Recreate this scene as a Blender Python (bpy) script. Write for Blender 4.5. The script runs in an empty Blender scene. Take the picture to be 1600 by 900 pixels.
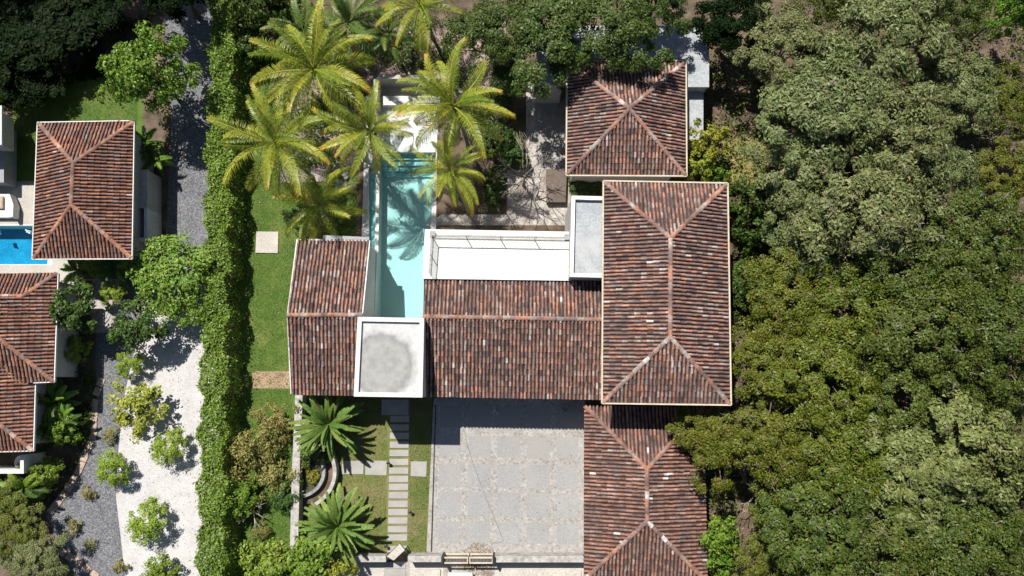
import bpy, bmesh, math, random
import numpy as np
from mathutils import Vector, Matrix

# ------------------------------------------------------------------ camera, world, sun
S = bpy.context.scene
COL = S.collection
CAM_H, TILT, FPX = 48.0, math.radians(8.1), 1100.0
cd = bpy.data.cameras.new('camera')
cam = bpy.data.objects.new('camera', cd)
COL.objects.link(cam)
cam.location = (0, 0, CAM_H)
cam.rotation_euler = (TILT, 0, 0)
cd.sensor_width = 36.0
cd.lens = 36.0 * FPX / 1600.0
cd.clip_end = 3000.0
S.camera = cam

SX, SY = 0.336, -0.578                      # shadow offset per metre of height
SUN_DIR = Vector((-SX, -SY, 1.0)).normalized()
w = bpy.data.worlds.new('World')
S.world = w
w.use_nodes = True
nt = w.node_tree
nt.nodes.clear()
sky = nt.nodes.new('ShaderNodeTexSky')
sky.sky_type = 'NISHITA'
sky.sun_disc = False
sky.sun_elevation = math.asin(SUN_DIR.z)
sky.sun_rotation = math.atan2(SUN_DIR.x, SUN_DIR.y)
bg = nt.nodes.new('ShaderNodeBackground')
bg.inputs['Strength'].default_value = 0.05
wo = nt.nodes.new('ShaderNodeOutputWorld')
nt.links.new(sky.outputs[0], bg.inputs[0])
nt.links.new(bg.outputs[0], wo.inputs[0])
sl = bpy.data.lights.new('sun', 'SUN')
sl.energy = 5.0
sl.angle = math.radians(0.5)
sl.color = (1.0, 0.95, 0.87)
so = bpy.data.objects.new('sun', sl)
COL.objects.link(so)
so.location = (-20, 34, 60)
so.rotation_euler = SUN_DIR.to_track_quat('Z', 'Y').to_euler()
S.view_settings.view_transform = 'Standard'
S.view_settings.look = 'None'
S.view_settings.gamma = 1.0
S.view_settings.exposure = 0.6
S.view_settings.use_curve_mapping = False
try:
    S.cycles.max_bounces = 6
    S.cycles.transparent_max_bounces = 12
    S.cycles.caustics_reflective = False
    S.cycles.caustics_refractive = False
except Exception:
    pass

rng = np.random.default_rng(7)
random.seed(7)

# ------------------------------------------------------------------ helpers
CT, ST = math.cos(TILT), math.sin(TILT)
def P(px, py, z=0.0):
    """point of the place seen at photo pixel (px, py) and standing at height z"""
    u = (px - 800.0) / FPX
    v = -(py - 450.0) / FPX
    dy = v * CT + ST
    dz = v * ST - CT
    t = (CAM_H - z) / (-dz)
    return Vector((u * t, dy * t, z))

def lin(r, g, b):
    f = lambda c: (c / 12.92 if c <= 0.04045 else ((c + 0.055) / 1.055) ** 2.4)
    return (f(r / 255), f(g / 255), f(b / 255), 1.0)

def tag(o, label=None, cat=None, group=None, kind=None):
    if label: o['label'] = label
    if cat: o['category'] = cat
    if group: o['group'] = group
    if kind: o['kind'] = kind
    return o

def empty(name, loc, label, cat, group=None, rz=0.0):
    o = bpy.data.objects.new(name, None)
    o.empty_display_size = 0.3
    COL.objects.link(o)
    o.location = loc
    o.rotation_euler = (0, 0, rz)
    return tag(o, label, cat, group)

def link(name, me, parent=None, loc=None, rot=None, scale=None):
    o = bpy.data.objects.new(name, me)
    COL.objects.link(o)
    if parent is not None: o.parent = parent
    if loc is not None: o.location = loc
    if rot is not None: o.rotation_euler = rot
    if scale is not None: o.scale = scale
    return o

def np_mesh(name, V, F, mat, tint=None, smooth=False):
    V = np.asarray(V, dtype=np.float32).reshape(-1, 3)
    F = np.asarray(F, dtype=np.int32)
    n, k = F.shape
    me = bpy.data.meshes.new(name)
    me.vertices.add(len(V)); me.vertices.foreach_set('co', V.ravel())
    me.loops.add(n * k); me.loops.foreach_set('vertex_index', F.ravel())
    me.polygons.add(n)
    me.polygons.foreach_set('loop_start', np.arange(0, n * k, k, dtype=np.int32))
    if smooth: me.polygons.foreach_set('use_smooth', np.ones(n, dtype=bool))
    me.update(calc_edges=True)
    if tint is not None:
        a = me.attributes.new('tint', 'FLOAT_COLOR', 'FACE')
        t = np.ones((n, 4), dtype=np.float32); t[:, :3] = tint
        a.data.foreach_set('color', t.ravel())
    me.materials.append(mat)
    return me

class MB:
    """collects polygons for one mesh object (world or local coordinates)"""
    def __init__(s): s.v, s.f, s.m = [], [], []
    def poly(s, pts, m=0):
        k = len(s.v); s.v += [tuple(p) for p in pts]; s.f.append(tuple(range(k, k + len(pts)))); s.m.append(m)
    def prism(s, pts, z0, z1, m=0, mt=None):
        n = len(pts); k = len(s.v)
        a = sum(pts[i][0] * pts[(i + 1) % n][1] - pts[(i + 1) % n][0] * pts[i][1] for i in range(n))
        if a < 0: pts = pts[::-1]
        for z in (z0, z1):
            for i, p in enumerate(pts):
                s.v.append((p[0], p[1], z[i] if isinstance(z, (list, tuple)) else z))
        s.f.append(tuple(range(k + n - 1, k - 1, -1))); s.m.append(m)
        s.f.append(tuple(range(k + n, k + 2 * n))); s.m.append(m if mt is None else mt)
        for i in range(n):
            j = (i + 1) % n
            s.f.append((k + i, k + j, k + n + j, k + n + i)); s.m.append(m)
    def box(s, c, d, rz=0.0, m=0):
        cx, cy, cz = c; hx, hy, hz = d[0] / 2, d[1] / 2, d[2] / 2
        ca, sa = math.cos(rz), math.sin(rz)
        pts = [(cx + x * ca - y * sa, cy + x * sa + y * ca) for x, y in ((-hx, -hy), (hx, -hy), (hx, hy), (-hx, hy))]
        s.prism(pts, cz - hz, cz + hz, m)
    def bar(s, a, b, wd, h, m=0):
        """horizontal-ish bar from a to b (centre line), width wd, height h"""
        a, b = Vector(a), Vector(b)
        d = (b - a).normalized()
        side = d.cross(Vector((0, 0, 1))).normalized() * wd / 2
        up = Vector((0, 0, h / 2))
        k = len(s.v)
        for p in (a, b):
            for q in (-side - up, side - up, side + up, -side + up):
                s.v.append(tuple(p + q))
        s.f += [(k, k + 1, k + 2, k + 3), (k + 7, k + 6, k + 5, k + 4)]
        s.m += [m, m]
        for i in range(4):
            j = (i + 1) % 4
            s.f.append((k + j, k + i, k + 4 + i, k + 4 + j)); s.m.append(m)
    def tube(s, pts, rad, sides=7, m=0, cap=True):
        pts = [Vector(p) for p in pts]
        k = len(s.v)
        for i, p in enumerate(pts):
            d = (pts[min(i + 1, len(pts) - 1)] - pts[max(i - 1, 0)]).normalized()
            u = d.orthogonal().normalized() if abs(d.z) < 0.99 else Vector((1, 0, 0))
            u = (u - d * u.dot(d)).normalized(); v = d.cross(u)
            for q in range(sides):
                a = 2 * math.pi * q / sides
                s.v.append(tuple(p + (u * math.cos(a) + v * math.sin(a)) * rad[i]))
        for i in range(len(pts) - 1):
            for q in range(sides):
                r = (q + 1) % sides
                s.f.append((k + i * sides + q, k + i * sides + r, k + (i + 1) * sides + r, k + (i + 1) * sides + q)); s.m.append(m)
        if cap:
            s.f.append(tuple(range(k + sides - 1, k - 1, -1))); s.m.append(m)
            e = k + (len(pts) - 1) * sides
            s.f.append(tuple(range(e, e + sides))); s.m.append(m)
    def lathe(s, prof, seg=16, m=0, c=(0, 0, 0)):
        k = len(s.v)
        for r, z in prof:
            for q in range(seg):
                a = 2 * math.pi * q / seg
                s.v.append((c[0] + r * math.cos(a), c[1] + r * math.sin(a), c[2] + z))
        for i in range(len(prof) - 1):
            for q in range(seg):
                r = (q + 1) % seg
                s.f.append((k + i * seg + q, k + i * seg + r, k + (i + 1) * seg + r, k + (i + 1) * seg + q)); s.m.append(m)
    def mesh(s, name, mats, smooth=False):
        me = bpy.data.meshes.new(name)
        me.from_pydata(s.v, [], s.f)
        for m in (mats if isinstance(mats, (list, tuple)) else [mats]): me.materials.append(m)
        me.polygons.foreach_set('material_index', s.m)
        if smooth: me.polygons.foreach_set('use_smooth', [True] * len(s.f))
        me.update()
        return me
    def build(s, name, mats, parent=None, smooth=False, bevel=0.0):
        me = s.mesh(name, mats, smooth)
        if parent is not None and parent.type == 'EMPTY' or parent is not None:
            # geometry is collected in world coordinates: bring it into the parent's frame
            M = world_of(parent).inverted()
            me.transform(M)
        o = link(name, me, parent)
        if bevel:
            b = o.modifiers.new('bevel', 'BEVEL'); b.width = bevel; b.segments = 2; b.limit_method = 'ANGLE'
        return o

def world_of(o):
    M = Matrix.LocRotScale(o.location, o.rotation_euler, o.scale)
    while o.parent is not None:
        o = o.parent
        M = Matrix.LocRotScale(o.location, o.rotation_euler, o.scale) @ M
    return M

# ------------------------------------------------------------------ materials
def nodes(name, rough=0.8, spec=0.3):
    m = bpy.data.materials.new(name); m.use_nodes = True
    t = m.node_tree; b = t.nodes['Principled BSDF']
    b.inputs['Roughness'].default_value = rough
    b.inputs['Specular IOR Level'].default_value = spec
    return m, t, b

def N(t, typ, **kw):
    n = t.nodes.new(typ)
    for k, v in kw.items():
        if hasattr(n, k): setattr(n, k, v)
        else: n.inputs[k].default_value = v
    return n

def ramp(t, stops, interp='LINEAR'):
    r = t.nodes.new('ShaderNodeValToRGB'); e = r.color_ramp.elements
    r.color_ramp.interpolation = interp
    while len(e) > 1: e.remove(e[-1])
    e[0].position, e[0].color = stops[0]
    for p, c in stops[1:]:
        x = e.new(p); x.color = c
    return r

def coords(t):
    return t.nodes.new('ShaderNodeNewGeometry').outputs['Position']

def noise(t, scale, detail=4, rough=0.6, vec=None):
    n = N(t, 'ShaderNodeTexNoise'); n.inputs['Scale'].default_value = scale
    n.inputs['Detail'].default_value = detail; n.inputs['Roughness'].default_value = rough
    t.links.new(vec if vec is not None else coords(t), n.inputs['Vector'])
    return n

def mix(t, a, b, fac, mode='MIX'):
    m = t.nodes.new('ShaderNodeMix'); m.data_type = 'RGBA'; m.blend_type = mode
    for sock, val in ((m.inputs[6], a), (m.inputs[7], b), (m.inputs[0], fac)):
        if hasattr(val, 'is_output') or hasattr(val, 'links'): t.links.new(val, sock)
        else: sock.default_value = val
    return m.outputs[2]

def bump(t, b, height, strength=0.4, dist=0.02):
    n = t.nodes.new('ShaderNodeBump'); n.inputs['Strength'].default_value = strength; n.inputs['Distance'].default_value = dist
    t.links.new(height, n.inputs['Height']); t.links.new(n.outputs[0], b.inputs['Normal'])

def mottled(name, c1, c2, scale=1.2, fine=25.0, c3=None, rough=0.85, bumpy=0.3, lo=0.35, hi=0.65, spec=0.25):
    """two-colour blotches + fine grain"""
    m, t, b = nodes(name, rough, spec)
    n1 = noise(t, scale, 5)
    r1 = ramp(t, [(lo, c1), (hi, c2)]); t.links.new(n1.outputs[0], r1.inputs[0])
    n2 = noise(t, fine, 3)
    g = ramp(t, [(0.3, (0.72, 0.72, 0.72, 1)), (0.7, (1.2, 1.2, 1.2, 1))]); t.links.new(n2.outputs[0], g.inputs[0])
    c = mix(t, r1.outputs[0], g.outputs[0], 1.0, 'MULTIPLY')
    if c3 is not None:
        n3 = noise(t, scale * 0.45, 4)
        r3 = ramp(t, [(0.52, (0, 0, 0, 1)), (0.66, (1, 1, 1, 1))]); t.links.new(n3.outputs[0], r3.inputs[0])
        c = mix(t, c, c3, r3.outputs[0])
    t.links.new(c, b.inputs['Base Color'])
    if bumpy: bump(t, b, n2.outputs[0], bumpy, 0.03)
    return m

def plain(name, c, rough=0.6, spec=0.4, metal=0.0, var=0.12, scale=3.0):
    m, t, b = nodes(name, rough, spec)
    b.inputs['Metallic'].default_value = metal
    n = noise(t, scale, 5)
    r = ramp(t, [(0.25, tuple(x * (1 - var) for x in c[:3]) + (1,)), (0.75, tuple(min(1, x * (1 + var)) for x in c[:3]) + (1,))])
    t.links.new(n.outputs[0], r.inputs[0]); t.links.new(r.outputs[0], b.inputs['Base Color'])
    return m

def gravel(name, cs, scale=22.0, rough=0.9):
    """stones of single colours"""
    m, t, b = nodes(name, rough, 0.2)
    v = N(t, 'ShaderNodeTexVoronoi'); v.inputs['Scale'].default_value = scale
    t.links.new(coords(t), v.inputs['Vector'])
    sp = t.nodes.new('ShaderNodeSeparateColor'); t.links.new(v.outputs['Color'], sp.inputs[0])
    r = ramp(t, [(i / max(1, len(cs) - 1), c) for i, c in enumerate(cs)]); t.links.new(sp.outputs[0], r.inputs[0])
    n = noise(t, 0.9, 5); g = ramp(t, [(0.3, (0.86, 0.86, 0.86, 1)), (0.7, (1.08, 1.08, 1.08, 1))]); t.links.new(n.outputs[0], g.inputs[0])
    c = mix(t, r.outputs[0], g.outputs[0], 1.0, 'MULTIPLY')
    t.links.new(c, b.inputs['Base Color'])
    bump(t, b, v.outputs['Distance'], 0.6, 0.03)
    return m

def leafmat(name, ca, cb, cc=None, trans=0.28, gloss=0.35, rough=0.5, hue=0.02, val=0.25):
    m, t, b = nodes(name, rough, gloss)
    at = N(t, 'ShaderNodeAttribute'); at.attribute_name = 'tint'
    sp = t.nodes.new('ShaderNodeSeparateColor'); t.links.new(at.outputs['Color'], sp.inputs[0])
    c = mix(t, ca, cb, sp.outputs[0])
    if cc is not None:
        r = ramp(t, [(0.80, (0, 0, 0, 1)), (0.97, (1, 1, 1, 1))]); t.links.new(sp.outputs[1], r.inputs[0])
        c = mix(t, c, cc, r.outputs[0])
    oi = t.nodes.new('ShaderNodeObjectInfo')
    h = t.nodes.new('ShaderNodeHueSaturation')
    for i, (lo, hi) in (('Hue', (0.5 - hue, 0.5 + hue)), ('Value', (1 - val, 1 + val))):
        mr = t.nodes.new('ShaderNodeMapRange'); mr.inputs[3].default_value = lo; mr.inputs[4].default_value = hi
        t.links.new(oi.outputs['Random'] if i == 'Hue' else sp.outputs[2], mr.inputs[0]); t.links.new(mr.outputs[0], h.inputs[i])
    t.links.new(c, h.inputs['Color'])
    t.links.new(h.outputs[0], b.inputs['Base Color'])
    tr = t.nodes.new('ShaderNodeBsdfTranslucent'); t.links.new(h.outputs[0], tr.inputs[0])
    ms = t.nodes.new('ShaderNodeMixShader'); ms.inputs[0].default_value = trans
    t.links.new(b.outputs[0], ms.inputs[1]); t.links.new(tr.outputs[0], ms.inputs[2])
    t.links.new(ms.outputs[0], t.nodes['Material Output'].inputs[0])
    return m

def tilemat(name, stops):
    m, t, b = nodes(name, 0.85, 0.2)
    at = N(t, 'ShaderNodeAttribute'); at.attribute_name = 'tint'
    sp = t.nodes.new('ShaderNodeSeparateColor'); t.links.new(at.outputs['Color'], sp.inputs[0])
    r = ramp(t, stops); t.links.new(sp.outputs[0], r.inputs[0])
    gr = ramp(t, [(0.60, (0, 0, 0, 1)), (0.95, (0.85, 0.85, 0.85, 1))]); t.links.new(sp.outputs[1], gr.inputs[0])
    hv = mix(t, r.outputs[0], (0.27, 0.215, 0.20, 1), gr.outputs[0])
    st = noise(t, 1.7, 6, 0.7); sr = ramp(t, [(0.40, (0.62, 0.60, 0.60, 1)), (0.60, (1.12, 1.12, 1.12, 1))]); t.links.new(st.outputs[0], sr.inputs[0])
    hv = mix(t, hv, sr.outputs[0], 1.0, 'MULTIPLY')
    pan_shade = mix(t, hv, (0.25, 0.235, 0.24, 1), 1.0, 'MULTIPLY')  # pan tiles darkened in colour for the shade between tile columns
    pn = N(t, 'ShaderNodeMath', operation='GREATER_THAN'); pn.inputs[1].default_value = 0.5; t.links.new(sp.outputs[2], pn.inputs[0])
    base = mix(t, hv, pan_shade, pn.outputs[0])
    n = noise(t, 9.0, 5)
    g = ramp(t, [(0.3, (0.6, 0.58, 0.58, 1)), (0.72, (1.15, 1.12, 1.1, 1))]); t.links.new(n.outputs[0], g.inputs[0])
    c = mix(t, base, g.outputs[0], 1.0, 'MULTIPLY')
    n2 = noise(t, 0.55, 4)                               # grime in broad patches
    g2 = ramp(t, [(0.42, (0, 0, 0, 1)), (0.7, (0.5, 0.5, 0.5, 1))]); t.links.new(n2.outputs[0], g2.inputs[0])
    c = mix(t, c, (0.07, 0.055, 0.055, 1), g2.outputs[0])
    t.links.new(c, b.inputs['Base Color'])
    bump(t, b, n.outputs[0], 0.25, 0.02)
    return m

def watermat(name, tint, bumps=0.15, scale=2.5):
    m = bpy.data.materials.new(name); m.use_nodes = True
    t = m.node_tree; t.nodes.remove(t.nodes['Principled BSDF'])
    tr = t.nodes.new('ShaderNodeBsdfTransparent'); tr.inputs[0].default_value = tint
    gl = t.nodes.new('ShaderNodeBsdfGlossy'); gl.inputs['Roughness'].default_value = 0.03
    lw = t.nodes.new('ShaderNodeLayerWeight'); lw.inputs['Blend'].default_value = 0.5
    pw = N(t, 'ShaderNodeMath', operation='POWER'); pw.inputs[1].default_value = 5.0; t.links.new(lw.outputs['Facing'], pw.inputs[0])
    fr = N(t, 'ShaderNodeMath', operation='MULTIPLY_ADD'); fr.inputs[1].default_value = 0.95; fr.inputs[2].default_value = 0.022; t.links.new(pw.outputs[0], fr.inputs[0])
    n = noise(t, scale, 3); bp = t.nodes.new('ShaderNodeBump'); bp.inputs['Strength'].default_value = bumps; bp.inputs['Distance'].default_value = 0.05
    t.links.new(n.outputs[0], bp.inputs['Height'])
    t.links.new(bp.outputs[0], gl.inputs['Normal']); t.links.new(bp.outputs[0], lw.inputs['Normal'])
    ms = t.nodes.new('ShaderNodeMixShader')
    t.links.new(fr.outputs[0], ms.inputs[0]); t.links.new(tr.outputs[0], ms.inputs[1]); t.links.new(gl.outputs[0], ms.inputs[2])
    t.links.new(ms.outputs[0], t.nodes['Material Output'].inputs[0])
    return m

M = {}
M['soil'] = mottled('soil', (0.055, 0.042, 0.030, 1), (0.16, 0.115, 0.082, 1), 0.9, 14, (0.035, 0.045, 0.016, 1))
M['mulch'] = mottled('mulch', (0.20, 0.155, 0.135, 1), (0.36, 0.29, 0.26, 1), 1.6, 10, (0.10, 0.09, 0.05, 1), bumpy=0.6)
M['lawn'] = mottled('lawn', (0.057, 0.112, 0.016, 1), (0.092, 0.148, 0.025, 1), 0.9, 18, (0.133, 0.162, 0.038, 1), bumpy=0.5)
M['lawn_dry'] = mottled('lawn_dry', (0.10, 0.135, 0.03, 1), (0.175, 0.165, 0.062, 1), 0.8, 16, (0.21, 0.17, 0.085, 1), bumpy=0.5)
M['straw'] = mottled('straw', (0.24, 0.21, 0.075, 1), (0.32, 0.27, 0.11, 1), 1.2, 16, (0.12, 0.15, 0.03, 1))
M['dark_gravel'] = gravel('dark_gravel', [(0.071, 0.074, 0.083, 1), (0.118, 0.122, 0.137, 1), (0.151, 0.156, 0.170, 1), (0.245, 0.245, 0.254, 1)], 16)
M['white_gravel'] = gravel('white_gravel', [(0.40, 0.39, 0.39, 1), (0.47, 0.46, 0.462, 1), (0.53, 0.52, 0.52, 1)], 22)
M['cobble'] = gravel('cobble', [(0.225, 0.21, 0.195, 1), (0.30, 0.288, 0.275, 1), (0.33, 0.318, 0.308, 1), (0.285, 0.27, 0.25, 1), (0.385, 0.375, 0.365, 1)], 8)
M['slab'] = mottled('slab', (0.258, 0.258, 0.262, 1), (0.305, 0.303, 0.300, 1), 0.35, 20, (0.28, 0.268, 0.25, 1), bumpy=0.1, lo=.3, hi=.7)
M['step'] = mottled('step', (0.291, 0.280, 0.263, 1), (0.347, 0.336, 0.314, 1), 1.2, 20, bumpy=0.15)
M['patio'] = mottled('patio', (0.286, 0.260, 0.234, 1), (0.442, 0.416, 0.390, 1), 2.2, 9, (0.221, 0.182, 0.150, 1), bumpy=0.3)
M['pinkpave'] = mottled('pinkpave', (0.25, 0.215, 0.205, 1), (0.34, 0.30, 0.285, 1), 2.2, 14, bumpy=0.2)
M['cream_pave'] = mottled('cream_pave', (0.40, 0.375, 0.34, 1), (0.47, 0.445, 0.40, 1), 0.9, 12, bumpy=0.1)
M['deck'] = mottled('deck', (0.36, 0.34, 0.31, 1), (0.43, 0.41, 0.375, 1), 0.8, 14, bumpy=0.1)
M['brownpath'] = mottled('brownpath', (0.286, 0.195, 0.124, 1), (0.390, 0.293, 0.189, 1), 2.0, 14, bumpy=0.2)
M['white'] = mottled('white_render', (0.560, 0.554, 0.538, 1), (0.650, 0.644, 0.633, 1), 0.7, 12, bumpy=0.05)
M['wall'] = mottled('wall_render', (0.40, 0.385, 0.365, 1), (0.47, 0.455, 0.435, 1), 0.6, 10, bumpy=0.05)
M['cream'] = mottled('cream_trim', (0.46, 0.39, 0.285, 1), (0.55, 0.485, 0.38, 1), 1.5, 20, bumpy=0.05)
M['grey'] = plain('grey_metal', (0.22, 0.23, 0.25, 1), 0.5)
M['dark'] = plain('dark_metal', (0.02, 0.02, 0.022, 1), 0.5)
M['brown'] = plain('brown_wood', (0.085, 0.06, 0.047, 1), 0.6, var=0.3)
M['stone'] = mottled('stone', (0.286, 0.273, 0.260, 1), (0.455, 0.436, 0.416, 1), 4.0, 18, (0.234, 0.215, 0.195, 1), bumpy=0.5)
M['terra'] = mottled('terracotta_paver', (0.325, 0.244, 0.194, 1), (0.438, 0.344, 0.281, 1), 3.0, 20, bumpy=0.2)
M['boulder'] = mottled('boulder', (0.16, 0.16, 0.165, 1), (0.30, 0.30, 0.31, 1), 3.0, 14, bumpy=0.6)
M['bark'] = mottled('bark', (0.11, 0.085, 0.065, 1), (0.22, 0.185, 0.15, 1), 3.0, 20, bumpy=0.6)
M['palebark'] = mottled('palebark', (0.22, 0.19, 0.16, 1), (0.36, 0.32, 0.28, 1), 3.0, 20, bumpy=0.5)
M['palmbark'] = mottled('palmbark', (0.17, 0.14, 0.11, 1), (0.30, 0.26, 0.22, 1), 3.0, 14, bumpy=0.5)
M['glass'] = watermat('balustrade_glass', (0.97, 0.98, 0.98, 1), 0.0)
M['window'] = plain('window_glass', (0.03, 0.04, 0.05, 1), 0.08, 0.6)
M['pooltile'] = plain('pool_plaster', (0.73, 0.60, 0.585, 1), 0.8, 0.1, var=0.05, scale=0.6)
M['ledge'] = mottled('pool_ledge', (0.500, 0.550, 0.544, 1), (0.650, 0.681, 0.669, 1), 1.2, 4, (0.413, 0.475, 0.475, 1), bumpy=0.0)
M['bluetile'] = mottled('blue_tile', (0.025, 0.215, 0.38, 1), (0.045, 0.29, 0.47, 1), 1.0, 9, bumpy=0.0)
M['water'] = watermat('pool_water', (0.60, 0.94, 0.945, 1), 0.05, 1.2)
M['bluewater'] = watermat('blue_pool_water', (0.45, 0.90, 0.97, 1), 0.25, 5)
M['pond'] = plain('pond_water', (0.055, 0.055, 0.026, 1), 0.12, 0.5, var=0.4, scale=1.5)
M['rubber'] = plain('hose_rubber', (0.16, 0.16, 0.16, 1), 0.6)
M['paint'] = plain('car_paint', (0.75, 0.75, 0.75, 1), 0.25, 0.6, var=0.02)
M['splash'] = plain('splash_foam', (0.8, 0.85, 0.88, 1), 0.5)

# the stained white roof of the tower
def stained_roof():
    m, t, b = nodes('stained_white_roof', 0.75, 0.3)
    pos = coords(t)
    c = P(608, 560, 5.4)
    mp = t.nodes.new('ShaderNodeMapping'); t.links.new(pos, mp.inputs[0])
    mp.inputs['Location'].default_value = (-c.x / 1.45, -c.y / 1.5, -5.4)
    mp.inputs['Scale'].default_value = (1 / 1.45, 1 / 1.5, 1.0)
    nz = noise(t, 1.6, 5, vec=pos)
    md = mix(t, mp.outputs[0], nz.outputs['Color'], 0.36)
    ln = t.nodes.new('ShaderNodeVectorMath'); ln.operation = 'LENGTH'
    t.links.new(md, ln.inputs[0])
    r = ramp(t, [(0.0, (0.265, 0.265, 0.255, 1)), (0.62, (0.285, 0.285, 0.275, 1)), (0.78, (0.235, 0.235, 0.23, 1)), (0.88, (0.37, 0.37, 0.367, 1)), (1.0, (0.45, 0.45, 0.447, 1))])
    t.links.new(ln.outputs['Value'], r.inputs[0])
    n2 = noise(t, 2.2, 6)
    g = ramp(t, [(0.35, (0.82, 0.83, 0.84, 1)), (0.6, (1.05, 1.05, 1.05, 1))]); t.links.new(n2.outputs[0], g.inputs[0])
    cc = mix(t, r.outputs[0], g.outputs[0], 1.0, 'MULTIPLY')
    t.links.new(cc, b.inputs['Base Color'])
    return m
M['stained'] = stained_roof()
M['flatroof'] = mottled('weathered_shaded_roof', (0.28, 0.305, 0.33, 1), (0.35, 0.37, 0.385, 1), 0.8, 8, (0.39, 0.40, 0.40, 1), bumpy=0.05)  # weathered tone; on the annex the darker colour stands in for tree shade

OLD = [(0.0, (0.097, 0.075, 0.075, 1)), (0.16, (0.162, 0.114, 0.107, 1)), (0.40, (0.268, 0.160, 0.131, 1)), (0.60, (0.353, 0.199, 0.154, 1)),
       (0.78, (0.467, 0.239, 0.165, 1)), (0.87, (0.433, 0.331, 0.285, 1)), (0.93, (0.479, 0.433, 0.399, 1)), (1.0, (0.661, 0.627, 0.593, 1))]
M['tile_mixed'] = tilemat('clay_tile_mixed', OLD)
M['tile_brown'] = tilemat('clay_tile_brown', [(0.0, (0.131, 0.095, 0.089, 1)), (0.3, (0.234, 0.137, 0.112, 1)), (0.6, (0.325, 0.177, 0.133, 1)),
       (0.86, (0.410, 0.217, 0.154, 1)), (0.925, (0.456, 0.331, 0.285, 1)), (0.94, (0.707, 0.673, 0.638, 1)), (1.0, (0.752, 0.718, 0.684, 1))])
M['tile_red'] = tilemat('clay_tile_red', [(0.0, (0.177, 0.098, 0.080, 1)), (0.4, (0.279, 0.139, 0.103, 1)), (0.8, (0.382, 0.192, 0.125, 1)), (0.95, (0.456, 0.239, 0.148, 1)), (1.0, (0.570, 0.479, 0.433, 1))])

# foliage
M['L_grey'] = leafmat('leaf_grey_green', (0.105, 0.139, 0.044, 1), (0.223, 0.265, 0.097, 1), (0.227, 0.193, 0.101, 1), hue=0.014)
M['L_olive'] = leafmat('leaf_olive', (0.068, 0.103, 0.008, 1), (0.158, 0.185, 0.019, 1), (0.202, 0.151, 0.031, 1), hue=0.014)
M['L_green'] = leafmat('leaf_green', (0.046, 0.082, 0.012, 1), (0.112, 0.150, 0.022, 1), (0.15, 0.14, 0.035, 1), hue=0.010)
M['L_pale'] = leafmat('leaf_pale', (0.123, 0.162, 0.046, 1), (0.223, 0.266, 0.084, 1), (0.162, 0.152, 0.057, 1), hue=0.008)
M['L_bright'] = leafmat('leaf_bright', (0.092, 0.190, 0.016, 1), (0.196, 0.310, 0.040, 1), (0.276, 0.310, 0.057, 1))
M['L_lime'] = leafmat('leaf_lime', (0.21, 0.31, 0.026, 1), (0.34, 0.44, 0.055, 1), (0.20, 0.25, 0.03, 1), hue=0.008)
M['L_yellow'] = leafmat('leaf_yellow_green', (0.228, 0.264, 0.024, 1), (0.384, 0.384, 0.060, 1), (0.120, 0.180, 0.024, 1))
M['L_shade_dark'] = leafmat('leaf_shade_dark', (0.004, 0.010, 0.002, 1), (0.009, 0.020, 0.004, 1), (0.015, 0.024, 0.006, 1), trans=0.1, gloss=0.04)  # leaves coloured near black in place of the shade on them
M['L_mid'] = leafmat('leaf_mid', (0.037, 0.083, 0.014, 1), (0.086, 0.152, 0.027, 1), (0.122, 0.146, 0.037, 1))
M['L_hedge'] = leafmat('leaf_hedge', (0.081, 0.169, 0.015, 1), (0.188, 0.300, 0.037, 1), (0.250, 0.325, 0.062, 1))
M['L_dry'] = leafmat('leaf_dry', (0.176, 0.189, 0.041, 1), (0.324, 0.304, 0.088, 1), (0.324, 0.243, 0.121, 1))
M['L_brown'] = leafmat('leaf_litter', (0.16, 0.10, 0.055, 1), (0.34, 0.24, 0.15, 1), None, trans=0.05)
M['frond'] = leafmat('palm_frond', (0.085, 0.165, 0.014, 1), (0.44, 0.44, 0.05, 1), (0.52, 0.31, 0.05, 1), trans=0.3, gloss=0.4, rough=0.45, val=.3, hue=.008)
M['frond_dark'] = leafmat('palm_frond_dark', (0.048, 0.096, 0.014, 1), (0.144, 0.204, 0.036, 1), (0.300, 0.264, 0.060, 1), trans=0.2, gloss=0.4)
M['cycad'] = leafmat('cycad_leaf', (0.055, 0.125, 0.020, 1), (0.24, 0.33, 0.075, 1), None, trans=0.25, gloss=0.25, rough=0.55, val=.3)
M['frond_dry'] = leafmat('dry_frond', (0.20, 0.13, 0.06, 1), (0.38, 0.27, 0.14, 1), None, trans=0.15)
M['grass'] = leafmat('grass_blade', (0.057, 0.118, 0.014, 1), (0.115, 0.185, 0.028, 1), (0.212, 0.224, 0.080, 1), trans=0.25)
# ------------------------------------------------------------------ the setting
def sheet(name, px, z, mat):
    mb = MB(); mb.poly([P(x, y, z) for x, y in px][::-1] if True else [])
    me = mb.mesh(name, mat)
    if me.polygons[0].normal.z < 0: me.flip_normals()
    o = link(name, me); return tag(o, kind='structure')

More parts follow.
